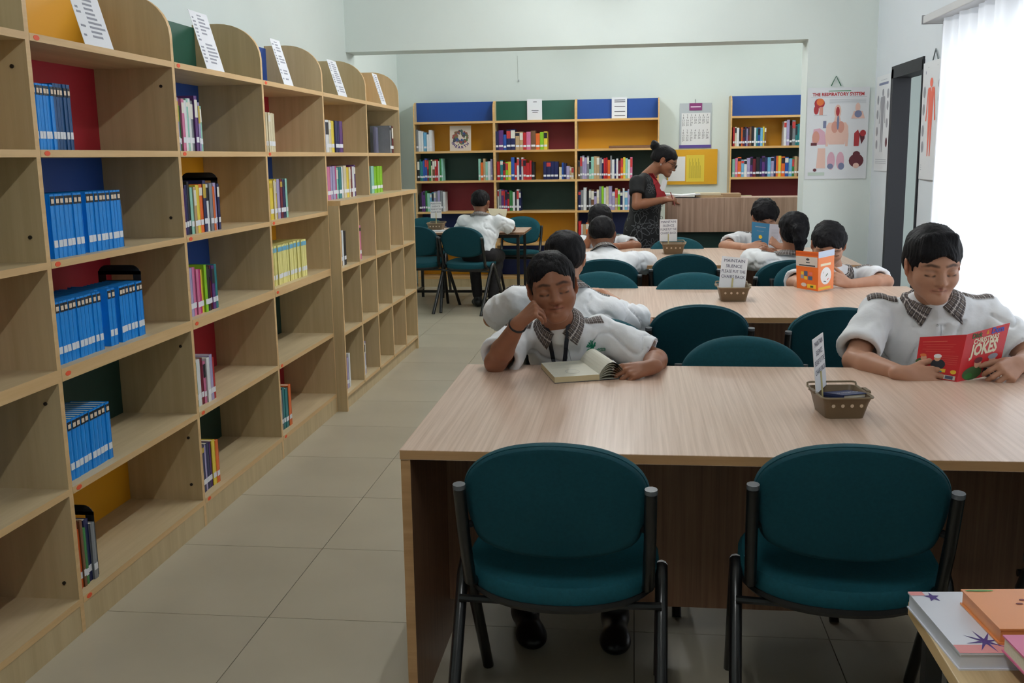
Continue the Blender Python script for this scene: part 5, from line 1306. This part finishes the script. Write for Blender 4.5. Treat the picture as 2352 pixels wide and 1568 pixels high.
# ---------------- blue book
y0 = 8.03
S0 = atY(1764, 563, y0); S1 = atY(1768, 514, y0+.02); L0 = atY(1726, 558, y0+.07); L1 = atY(1727, 509, y0+.09); R0 = atY(1790, 561, y0+.09); R1 = atY(1795, 516, y0+.11)
t = anchor('blue_book', 'thin blue book with a small yellow emblem, held open at the counter-side table', 'book', S0)
pl = Patch(L0, S0, S1, L1); pr_ = Patch(S0, R0, R1, S1)
pl.sheet('back_cover', plain('teal blue cover', (48, 116, 156), .45), t, .002); pr_.sheet('front_cover', plain('pale page', (206, 204, 214), .6), t, .002)
pl.shapes([(0, ellp(.52, .34, .12, .10, 5)), (1, rectp(.42, .06, .6, .16)), (2, rectp(.2, .78, .8, .82)), (2, rectp(.3, .6, .7, .62))], [YEL, LRD, GRY], t)
pr_.shapes([(0, rectp(.2, .3+.06*k, .8, .31+.06*k)) for k in range(8)], [GRY], t)
# ---------------- page held by the boy at the small table
pa = Patch(atY(1130, 506, 10.42), atY(1160, 509, 10.40), atY(1165, 480, 10.46), atY(1120, 478, 10.48))
t = anchor('open_book', 'cream-paged book held up by the boy at the small corner table', 'book', atY(1145, 508, 10.41))
pa.sheet('page', plain('cream page', (214, 204, 176), .8), t, .006)

# ---------------- baskets with notice cards
M_STICKW = plain('pale wooden stick', (206, 194, 140), .6)
def basket(x, y, z, rz, sc, label):
    t = thing('basket', label, 'basket', (x, y, z), R(rz)); W0, D0, W1, D1, H = .062*sc, .075*sc, .08*sc, .10*sc, .074*sc
    def rr_(w, d, zz, r=.018*sc, n=4):
        pts = []
        for cx, cy, a0 in ((w-r, d-r, 0), (-w+r, d-r, 90), (-w+r, -d+r, 180), (w-r, -d+r, 270)):
            for i in range(n+1): a = R(a0+90*i/n); pts.append((cx+r*math.cos(a), cy+r*math.sin(a), zz))
        return pts
    b = loft([rr_(W0, D0, 0), rr_(W0, D0, .001), rr_(W0*.4+W1*.6, D0*.4+D1*.6, H*.7), rr_(W1, D1, H), rr_(W1-.003, D1-.003, H), rr_(W0*.4+W1*.6-.004, D0*.4+D1*.6-.004, H*.7), rr_(W0-.004, D0-.004, .005)])
    obj('tub', b.mesh('tub', True), M_BASK, t)
    rim = MB(); ring = rr_(W1+.002, D1+.002, H); rim.tube([Vector(p)+Vector((0, 0, .010*sc*(p[1]/D1 > .9))) for p in ring]+[Vector(ring[0])], .0035*sc, 6, caps=False)
    obj('rim', rim.mesh('rim', True), plain('basket rim', (134, 118, 92), .4), t)
    hb = MB()
    for s_ in (-1, 1): hb.prism([(-.035*sc, H), (.035*sc, H), (.025*sc, H+.007*sc), (-.025*sc, H+.007*sc)], 'x', s_*(W1+.001), s_*(W1+.012))
    obj('handle', hb.mesh('handle'), M_BASK, t)
    M_HOLE = plain('hole highlight', (206, 186, 160), .6)
    hh = MB()
    for i in range(4):
        xx = (-.045+.03*i)*sc; yy = -(D0*.42+D1*.58)-.0005
        hh.poly([(xx+.006*sc*math.cos(a), yy-.0005*math.sin(a), H*.62+.006*sc*math.sin(a)) for a in [2*math.pi*k/10 for k in range(10)]])
    obj('vent_hole', hh.mesh('vent_hole', fix=False), M_HOLE, t)
    return t
LINES = ['MAINTAIN', 'SILENCE', 'PLEASE PUT THE', 'CHAIRS BACK']
M_PEN = plain('pen ink', (54, 50, 84), .8)
def card(x, y, z, rz, tilt, w, h, label, zoff=.0, roll=0, lines=True):
    t = thing('notice_card', label, 'card', (x, y, z), R(rz))
    mx = Matrix.Rotation(R(tilt), 4, 'X') @ Matrix.Rotation(R(roll), 4, 'Y')
    me = MB().box(-w/2, w/2, -.001, .001, zoff, zoff+h).mesh('card'); me.transform(mx); obj('card', me, M_PAPER, t)
    me = MB().box(-.004, .004, -.004, -.001, -.0, zoff+h*.34).mesh('stick'); me.transform(mx); obj('stick', me, M_STICKW, t)
    szs = [.024, .024, .0235, .0235]
    for k, l in enumerate(LINES):
        me = text_mesh(l, .14*h).copy(); me.materials.clear(); me.materials.append(M_PEN)
        wd = max(v.co.x for v in me.vertices)-min(v.co.x for v in me.vertices); f = min(1, w*.9/wd)
        me.transform(mx @ Matrix.Translation((0, -.0016, zoff+h*(.88-.17*k))) @ Matrix.Rotation(R(90), 4, 'X') @ Matrix.Rotation(R(1.5), 4, 'Z') @ Matrix.Diagonal((f, 1, 1, 1))); obj('lettering', me, None, t)
    return t
bq = atZ(1930, 972, .75)
basket(.585, 2.905, .75, 6, .86, 'brown plastic basket of small books on the joke book table')
card(.545, 2.93, .758, 68, -6, .135, .155, 'white handwritten notice card on a stick, turned nearly edge-on', zoff=.055)
o = obj('booklet', book_mesh(.012, .105, .085, (36, 52, 100), False), None, None, (.545, 2.95, .80), (0, R(82), R(-68)))
tag(o, 'small dark blue booklet lying in the nearest basket', 'booklet')
me = text_mesh('Oxford', .022).copy(); me.materials.clear(); me.materials.append(WHT)
me.transform(Matrix.Translation((-.0008, .045, .06)) @ Matrix.Rotation(R(-90), 4, 'Y') @ Matrix.Rotation(R(-90), 4, 'Z')); obj('lettering', me, None, o)
o = obj('booklet', book_mesh(.014, .06, .05, (168, 120, 110), False), None, None, (.575, 2.86, .778), (0, R(86), R(20)))
tag(o, 'small brown-pink booklet lying in the nearest basket', 'booklet')
basket(.505, 5.235, .75, 0, .98, 'brown plastic basket on the orange book table')
card(.495, 5.235, .757, 2, -8, .132, .16, 'white handwritten silence card standing in the middle basket', zoff=.05, roll=6)
basket(.298, 7.74, .75, 0, 1.08, 'brown plastic basket on the table nearest the counter')
card(.262, 7.74, .757, 0, 0, .13, .165, 'white handwritten card on a stick in the basket near the counter', zoff=.085)
basket(-2.03, 10.42, .745, 0, 1.05, 'tan plastic basket on the small corner table')
card(-2.03, 10.42, .752, 0, 0, .115, .17, 'white handwritten card on a stick on the small corner table', zoff=.12)
o = obj('magazine', MB().box(-.15, .15, -.1, .1, 0, .012).mesh('magazine', bevel=.001), plain('grey white paper', (206, 208, 212), .6), None, (-2.06, 10.28, .745), (0, 0, R(5)))
tag(o, 'white magazine lying on the small corner table beside the basket', 'magazine')

# ---------------- side table with picture books (corner)
ZT = .60
A = atZ(2086, 1380, ZT)
t = thing('side_table', 'low pale-wood table with a pile of picture books, cut off by the frame', 'table', (A.x+.35, A.y-.45, 0))
obj('tabletop', MB().box(-.35, .35, -.45, .45, ZT-.028, ZT, faces=[0, 0, 1, 1, 1, 1]).mesh('tabletop', bevel=.002), [wood('side table wood', (190, 160, 116), (214, 186, 142), 'y', .4), M_EDGE], t)
for sx in (-1, 1):
    for sy in (-1, 1): obj('leg', MB().box(sx*.31-.016, sx*.31+.016, sy*.41-.016, sy*.41+.016, 0, ZT-.028).mesh('leg'), M_BLK, t)
def flatbook(z, th, P0, P1, w, col_, label, prints=None):
    """P0 far-left top corner, P1 near-left top corner, w width to the right"""
    P0 = Vector(P0); P1 = Vector(P1); dv = (P1-P0); rt = Vector((-dv.y, dv.x, 0)).normalized()*w
    t = anchor('picture_book', label, 'book', (P0.x, P0.y, z)); off = Vector(t.location)
    pts = [P0, P1, P1+rt, P0+rt]
    b = MB(); h = lambda p, zz, i=0: Vector((p.x, p.y, zz))-off
    for (z0, z1, mi, ins) in ((z, z+.003, 0, 0), (z+.003, z+th-.003, 1, .004), (z+th-.003, z+th, 0, 0)):
        c = sum(pts, Vector())/4; q = [p+(c-p).normalized()*ins for p in pts]
        lo = [h(p, z0) for p in q]; hi = [h(p, z1) for p in q]; b.poly(hi, mi); b.poly(lo[::-1], mi)
        for i in range(4): j = (i+1) % 4; b.quad(lo[i], lo[j], hi[j], hi[i], mi)
    obj('book_block', b.mesh('book_block'), [col_, col_ if 'white' in label else M_PAGES], t)
    pt = Patch(Vector((P1.x, P1.y, z+th)), Vector(((P1+rt).x, (P1+rt).y, z+th)), Vector(((P0+rt).x, (P0+rt).y, z+th)), Vector((P0.x, P0.y, z+th)))
    if prints:
        for k, (mi, pts_) in enumerate(prints[0]): pt.shapes([(0, pts_)], [prints[1][mi]], t, e=.0006+.00005*k, name='cover_print')
    return t
def star(cx, cy, n, r0, r1, rot=0, asp=1): return [(cx+(r1 if i % 2 == 0 else r0)*math.cos(R(rot)+math.pi*i/n)*asp, cy+(r1 if i % 2 == 0 else r0)*math.sin(R(rot)+math.pi*i/n)) for i in range(2*n)]
M_WC = plain('white picture cover', (222, 224, 234), .35); PUR = col('violet star', (78, 56, 130)); 
z0 = ZT
P0 = atZ(2085, 1359, ZT+.032); P1 = atZ(2205, 1500, ZT+.032)
flatbook(z0, .032, P0, P1, .225, M_WC, 'white picture book with violet stars, at the bottom of the pile',
    ([(1, rectp(0, 0, .45, .12)), (1, rectp(0, .93, .12, 1)), (0, star(.17, .90, 5, .035, .085, 90, .8)), (0, star(.27, .17, 8, .035, .17, 10, .95))], [PUR, PNK]))
P2 = atZ(2207, 1353, ZT+.062); P3 = P2+(P1-P0)*.66
flatbook(z0+.0325, .030, (P2.x, P2.y, 0), (P3.x, P3.y, 0), .22, plain('orange picture cover', (230, 146, 84), .35), 'orange picture book lying on the white starred book',
    ([(0, ellp(.14, .95, .12, .03)), (1, rectp(.03, .93, .2, .945)), (2, ellp(.5, .8, .03, .03)), (2, ellp(.42, .7, .03, .02)), (2, ellp(.36, .6, .03, .02)), (1, ellp(.62, .85, .12, .08))], [col('leaf pale', (120, 160, 90)), GRN, MAR]))
P4 = atZ(2303, 1458, ZT+.062); P5 = P4+(P1-P0)*.9
flatbook(z0+.0325, .030, (P4.x, P4.y, 0), (P5.x, P5.y, 0), .2, plain('pink picture cover', (216, 110, 150), .35), 'pink book on top of the picture book pile')

# ---------------- posters
def poster(label, P, w, h, origin, ax, nrm_off, draw, curl=.0):
    t = anchor('poster', label, 'poster', origin); P.sheet('sheet', plain('poster paper', (222, 226, 230), .45), t, .0012); draw(P, t); return t
FL2 = col('flesh pale', (226, 190, 176)); FL1 = col('flesh mid', (208, 150, 134)); RD = col('anatomy red', (170, 50, 56)); DRD = col('anatomy dark', (96, 40, 50)); PKL = col('lung pink', (214, 170, 186)); GLN = col('caption grey', (176, 182, 190)); BLG = col('blue grey', (120, 128, 160)); TR = col('title red', (176, 34, 40)); GCAP = col('green caption', (70, 140, 90))
def draw_resp(P, t):
    P.text('THE RESPIRATORY SYSTEM', .5, .925, .036, TR, t, bold=.0012, sx=.92)
    P.text('EDUCATIONAL CHART', .5, .962, .013, GCAP, t) if False else P.shapes([(0, rectp(.34, .958, .70, .966))], [GCAP], t)
    S = [(0, rectp(.06, .895, .96, .898))]+[(0, rectp(.36, .865-.012*k, .95, .869-.012*k)) for k in range(4)]
    S += [(1, ellp(.5, .74, .055, .075)), (1, [(.46, .68), (.54, .68), (.56, .62), (.44, .62)]), (1, [(.36, .62), (.64, .62), (.68, .57), (.63, .38), (.37, .38), (.32, .57)]), (1, [(.33, .6), (.36, .5), (.36, .36), (.32, .36), (.31, .48)]), (1, [(.67, .6), (.64, .5), (.64, .36), (.68, .36), (.69, .48)])]
    S += [(2, ellp(.46, .57, .055, .065)), (2, ellp(.56, .57, .055, .065)), (3, ellp(.51, .62, .02, .08)), (4, ellp(.5, .74, .03, .05)), (5, ellp(.42, .2, .065, .1)), (5, ellp(.57, .2, .065, .1)), (3, ellp(.41, .14, .05, .03)), (3, ellp(.59, .14, .05, .04))]
    S += [(4, ellp(.2, .83, .085, .055)), (6, ellp(.21, .845, .06, .04)), (2, rectp(.2, .70, .26, .79)), (4, ellp(.15, .76, .04, .05)), (5, [(.09, .38), (.33, .38), (.30, .52), (.22, .56), (.12, .55)]), (2, ellp(.16, .46, .06, .07)), (7, rectp(.08, .37, .18, .40)), (0, rectp(.12, .70, .33, .704)), (3, rectp(.27, .56, .32, .64)), (1, [(.18, .12), (.33, .12), (.32, .34), (.2, .34)])]
    S += [(1, ellp(.82, .78, .04, .05)), (1, [(.72, .66), (.94, .66), (.9, .74), (.76, .74)]), (3, ellp(.83, .71, .06, .04)), (4, [(.78, .36), (.86, .36), (.87, .48), (.84, .54), (.78, .5)]), (7, [(.86, .5), (.95, .5), (.95, .44), (.9, .38)]), (4, ellp(.92, .5, .05, .035)), (7, ellp(.83, .20, .12, .075)), (7, ellp(.83, .27, .06, .035)), (1, ellp(.83, .145, .05, .03)), (7, ellp(.16, .1, .03, .018)), (8, rectp(.05, .04, .32, .075))]
    P.shapes(S, [GLN, FL2, FL1, BLG, RD, PKL, ORG, DRD, col('pale green', (190, 206, 194))], t)
YP = 8.494
Pz = Patch((1.366, YP, 1.272), (1.842, YP, 1.272), (1.842, YP-.006, 1.985), (1.366, YP-.006, 1.985))
t = poster('white wall chart with red title showing the respiratory system', Pz, 0, 0, (1.366, YP, 1.272), None, 0, draw_resp)
b = MB(); b.tube([(.18, -.004, .725), (.215, -.004, .80), (.255, -.004, .725)], .004, 6); obj('hanging_cord', b.mesh('hanging_cord'), col('green cord', (40, 110, 76)), t)
def draw_body(P, t):
    S = [(0, rectp(.3, .95, .75, .955)), (1, rectp(.18, .90, .86, .925)), (2, ellp(.5, .82, .07, .04)), (2, [(.36, .78), (.64, .78), (.6, .55), (.56, .2), (.52, .2), (.5, .5), (.46, .2), (.42, .2), (.4, .55)]), (2, [(.34, .77), (.38, .77), (.32, .5), (.27, .5)]), (2, [(.66, .77), (.62, .77), (.68, .5), (.73, .5)])]
    for (x, y) in ((.15, .75), (.14, .60), (.14, .42), (.15, .28), (.86, .8), (.86, .68), (.85, .5), (.86, .3)): S += [(3 if (x*7+y*13) % 2 > 1 else 4, ellp(x, y, .07, .05))]
    S += [(0, rectp(.1, .12-.02*k, .9, .127-.02*k)) for k in range(3)]
    P.shapes(S, [GLN, BLG, LRD if draw_body.c else GRY, DRD, GRY], t)
draw_body.c = 0
XPs = XR-.006
k_ = 1.885/1.96
Pz = Patch((XPs, 8.39, 1.338), (XPs, 8.0, 1.338), (XPs-.004, 7.90, 2.05), (XPs-.004, 8.38, 2.07))
Pz = Patch((XPs, 8.40, 1.335), (XPs, 7.975, 1.335), (XPs-.004, 7.97, 2.05), (XPs-.004, 8.40, 2.05))
poster('pale faded wall chart in the corner between the dark doorway and the respiratory chart', Pz, 0, 0, (XPs, 8.40, 1.335), None, 0, draw_body)
draw_body.c = 1
Pz = Patch((XPs, 7.10, 1.30), (XPs, 6.62, 1.30), (XPs-.006, 6.62, 2.04), (XPs-.006, 7.10, 2.04), .01)
t = poster('white wall chart of the human body beside the dark doorway and curtain', Pz, 0, 0, (XPs, 7.10, 1.30), None, 0, draw_body)
b = MB(); b.tube([(-.004, -.20, .745), (-.004, -.25, .81), (-.004, -.31, .745)], .004, 6); obj('hanging_cord', b.mesh('hanging_cord'), col('grey cord', (120, 128, 130)), t)
# ---------------- calendar and pin board on the back wall
YW = 11.965; kk = YW/11.7
def bwp(u, v): return atY(u, v, YW-.004)
c00, c10, c11, c01 = bwp(1560, 340), bwp(1633, 340), bwp(1638, 236), bwp(1560, 236)
P = Patch(c00, (c10.x, c00.y, c00.z), (c10.x, c00.y, c11.z), (c00.x, c00.y, c11.z))
t = anchor('calendar', 'white wall calendar with a purple header and footer', 'calendar', c00)
P.sheet('backing', plain('silver grey', (186, 194, 200), .5), t, .002)
P.sheet('date_sheet', M_PAPER, t, .002, e=.004, rng=(.06, .96, .06, .78))
P.shapes([(0, rectp(.30, .84, .70, 1.0)), (1, rectp(.0, .0, 1, .065))], [col('plum', (130, 44, 110)), col('violet', (90, 70, 150))], t, e=.006)
P.text('Themes', .5, .92, .038, col('pale lilac', (226, 196, 220)), t, e=.008) if False else P.shapes([(0, rectp(.34, .905, .66, .935))], [col('pale lilac', (226, 196, 220))], t, e=.0066)
cal = '\n'.join('  '.join('%2d' % (7*r_+c_+1) for c_ in range(7) if 7*r_+c_+1 <= 31) for r_ in range(5))
for (bb, szz) in ((.58, .030), (.24, .030)):
    for r_ in range(5):
        for c_ in range(7):
            n_ = 7*r_+c_+1
            if n_ <= 31: P.text(str(n_), .12+.125*c_, bb+.15-.055*r_, szz, DK, t, e=.005)
b = MB(); hp = bwp(1597, 228)-Vector(t.location); b.tube([(hp.x, 0, hp.z-.05), (hp.x, -.006, hp.z)], .004, 6); obj('hook', b.mesh('hook'), GRY, t)
c00 = bwp(1532, 424); c11 = bwp(1648, 342)
P = Patch((c00.x, YW-.02, c00.z), (c11.x, YW-.02, c00.z), (c11.x, YW-.02, c11.z), (c00.x, YW-.02, c11.z))
t = anchor('pin_board', 'yellow pin board on the wall behind the librarian', 'board', (c00.x, YW-.02, c00.z))
P.sheet('board', plain('yellow board', (226, 168, 28), .6), t, .018)
t2 = anchor('notice_sheet', 'blank white sheet pinned on the yellow board', 'paper', P.at(.05, .12, .001)); P.sheet('sheet', M_PAPER, t2, .001, e=.002, rng=(.02, .36, .10, .80))
t2 = anchor('notice_sheet', 'yellow printed sheet pinned on the yellow board', 'paper', P.at(.4, .1, .001)); P.sheet('sheet', plain('pale yellow paper', (232, 206, 70), .6), t2, .001, e=.002, rng=(.38, .74, .08, .84))
P.shapes([(0, rectp(.44+.02*k, .18, .446+.02*k, .74-.1*(k % 3))) for k in range(12)], [col('olive', (170, 150, 50))], t2, e=.003)
# wall hook and its wire on the back wall
hp = atY(1192, 186, YW); t = thing('wall_hook', 'tiny hook and wire high on the back wall above the green crown panel', 'hook', (hp.x, YW, hp.z))
obj('hook', MB().tube([(0, 0, 0), (0, -.02, -.01), (0, -.022, .015)], .004, 6).mesh('hook'), GRY, t); obj('wire', MB().tube([(-.01, -.003, .02), (-.012, -.003, .28)], .002, 5).mesh('wire'), plain('wire white', (190, 196, 190), .6), t)
# ---------------- things on the counter
CTZ = 1.10
def onct(u): return atY(u, 454, 9.34).x
t = anchor('register', 'open paper register the librarian writes in on the counter', 'book', (onct(1566), 9.36, CTZ))
for sx in (-1, 1):
    me = MB().box(0, .16, -.11, .11, 0, .012).mesh('pages', bevel=.002); me.transform(Matrix.Rotation(R(-5), 4, 'Y')); 
    if sx < 0: me.transform(Matrix.Diagonal((-1, 1, 1, 1)))
    obj('pages', me, M_PAPER, t, (0, 0, .014 if sx > 0 else .014))
obj('cover', MB().box(-.16, .16, -.112, .112, 0, .003).mesh('cover'), plain('dark cover', (70, 74, 84), .5), t)
zz = CTZ
for c_, th_, w_, l_ in (('tan', .022, .14, .24), ('cream', .02, .13, .22)):
    o = obj('ledger', book_mesh(th_, l_, w_, CD[c_], False), None, None, (onct(1598), 9.30, zz+th_), (0, R(90), R(3))); tag(o, '%s ledger in the low pile on the counter' % c_, 'book'); zz += th_+.0006
for i, (c_, u_) in enumerate((('brown', 1592), ('tan', 1612), ('cream', 1632))):
    pass
o = obj('tray', MB().box(0, .26, 0, .16, 0, .035).mesh('tray', bevel=.003), plain('tray wood', (176, 146, 112), .6), None, (onct(1634), 9.33, CTZ)); tag(o, 'low wooden tray on the counter beside the ledgers', 'tray')

# ================================================================== librarian
def librarian():
    YL = 9.12
    g_ = lambda u, v, dy=0: np.array(atY(u, v, YL+dy))
    C = g_(1527, 368); F = (.86, -.12, -.46); U = (.45, 0, .9); s = 1.14
    N = g_(1487, 405, .02); SR = g_(1464, 421, -.16); SL = g_(1478, 421, .16); ER = g_(1462, 471, -.27); WR = g_(1522, 459, -.20); EL = g_(1482, 474, .20); WL = g_(1534, 458, .16)
    pel = np.array([N[0]-.03, YL, .86])
    t = thing('person', 'woman in black patterned dress and red scarf, writing at the counter', 'person', (pel[0], pel[1], 0)); off = np.array([pel[0], pel[1], 0])
    parts = [build_head(C, F, U, s, N, 1.5, True)]
    parts.append(build_arm(SL, EL, WL, hnd((.9, 0, -.1), (0, 0, 1)), 1.1, 1.6, 1)); parts.append(build_arm(SR, ER, WR, hnd((.9, .15, .12), (-.1, -.5, .8), GRIP, s=.95), 1.15, 1.5, -1))
    P, Q, col_ = join(parts); obj('body', np_mesh('body', P-off, Q, col_), SKIN[0], t)
    HP, HQ = build_hair(C, F, U, s, dict(front=.062, vol=.006, back=-.045, bun=1, mess=.7), 1.5); obj('hair', np_mesh('hair', HP-off, HQ), M_HAIR, t)
    g = SDF((pel[0]-.36, YL-.34, 0.02), (pel[0]+.36, YL+.34, N[2]+.06), .0095)
    Mx = np.eye(3)
    g.ell(np.array([N[0]-.01, YL+.01, N[2]-.17]), (.125, .175, .19), k=0); g.ell((pel[0]+.01, YL, 1.02), (.13, .15, .2), k=.06); g.ell((pel[0]-.01, YL, .82), (.165, .19, .2), k=.06)
    g.cone((pel[0], YL, .74), (pel[0]+.01, YL, .05), .165, .21, k=.05)
    for S_, E_ in ((SR, ER), (SL, EL)):
        dn = E_-S_; g.cone(N-np.array([0, 0, .03]), S_, .06, .062, k=.04); g.cone(S_, S_+dn*.75, .064, .066, k=.03, cut=(S_+dn*.5, dn))
    P, Q = g.mesh(); Nn = vert_normals(P, Q); P = P+Nn*(.012*vnoise(P*np.array([1, 1, .3]), 14)+.006*vnoise(P*np.array([1, 1, .4]), 30))[:, None]
    obj('dress', np_mesh('dress', P-off, Q), plain('black dress cloth', (16, 16, 20), .8, bump=.2, bscale=40), t)
    bvh = BVHTree.FromPolygons([tuple(p) for p in P], [tuple(int(i) for i in f) for f in Q])
    pp = dict(bvh=bvh, off=off, root=t)
    ax = np.array([1., 0, 0]); az = np.array([0, 0, 1.]); bk = np.array([0, 1., 0])
    def motif(u, v, sc):
        c = g_(u, v); out = []
        for k in range(8):
            a = R(45*k+10); l = .085*sc; e = (math.cos(a), math.sin(a)); pnx, pny = -e[1], e[0]
            for sg in (-1, 1):
                out += ribbon2d([(e[0]*.02*sc, e[1]*.02*sc), (e[0]*l*.5+pnx*.018*sc*sg, e[1]*l*.5+pny*.018*sc*sg), (e[0]*l+pnx*.012*sc*sg, e[1]*l+pny*.012*sc*sg), (e[0]*l*1.1, e[1]*l*1.1)], .0045*sc)
        out.append([(.012*sc*math.cos(2*math.pi*i/8), .012*sc*math.sin(2*math.pi*i/8)) for i in range(8)])
        conform(pp, out, c, ax, az, bk, 'dress_print', plain('dress print grey', (92, 94, 98), .8), .003)
    motif(1466, 518, 1.25); motif(1508, 515, .9); motif(1472, 478, .8); motif(1508, 474, .6); motif(1470, 566, 1.0); motif(1498, 430, .55); motif(1492, 408, .35); motif(1500, 560, .7); motif(1464, 412, .4)
    # red scarf front with border, badge
    b = MB()
    def strip(pts, w, dy):
        for (u0, v0), (u1, v1) in zip(pts[:-1], pts[1:]):
            pass
    M_SC = plain('red scarf', (150, 22, 32), .7)
    sc = [[(1489, 398), (1500, 398), (1512, 418), (1503, 424)], [(1503, 424), (1512, 418), (1526, 442), (1508, 446)], [(1508, 446), (1526, 442), (1531, 452), (1506, 458)]]
    vs = []; fs = []
    for q4 in sc:
        n0 = len(vs)
        for (u, v) in q4:
            p = g_(u, v, -.35); d = Vector(p)-CAM0; h = bvh.ray_cast(Vector(p), d.normalized()); vs.append(np.array(h[0])-np.array([0, .006, 0]) if h[0] else g_(u, v, -.10))
        fs.append((n0, n0+1, n0+2, n0+3))
    me = bpy.data.meshes.new('scarf'); me.from_pydata([tuple(v-off) for v in vs], [], fs); me.update(); o = obj('scarf', me, M_SC, t); md = o.modifiers.new('thick', 'SOLIDIFY'); md.thickness = .012; md.offset = 0
    c = g_(1524, 425, -.11)-off
    me = MB().box(-.022, .022, -.002, .002, -.05, .05).mesh('badge'); me.transform(Matrix.Translation(tuple(c)) @ Matrix.Rotation(R(18), 4, 'Y')); obj('badge', me, M_PAPER, t)
    # glasses
    M = frame(F, U); gm = MB()
    L = lambda x, y, z: tuple(C+M @ (np.array([x, y, z])*s)-off)
    for sx in (-1, 1):
        gm.tube([L(sx*.031+.02*math.cos(a), .1, -.006+.015*math.sin(a)) for a in [2*math.pi*i/14 for i in range(15)]], .0022, 6, caps=False); gm.tube([L(sx*.052, .098, -.002), L(sx*.078, .0, .0)], .0022, 6)
    gm.tube([L(-.011, .102, -.003), L(.011, .102, -.003)], .0022, 6)
    obj('glasses', gm.mesh('glasses', True), M_BLKP, t)
    p0 = WR+np.array([.085, -.01, -.02])-off
    b = MB().tube([tuple(p0+np.array([.02, 0, -.03])), tuple(p0+np.array([-.02, -.01, .085]))], .004, 8); obj('pen', b.mesh('pen'), plain('pen red', (150, 60, 60), .4), t)
    ea = L(.083, -.006, -.036); obj('earring', MB().tube([ea, tuple(Vector(ea)+Vector((0, -.004, -.014)))], .005, 8).mesh('earring'), plain('silver', (190, 190, 190), .3, .8), t)
librarian()
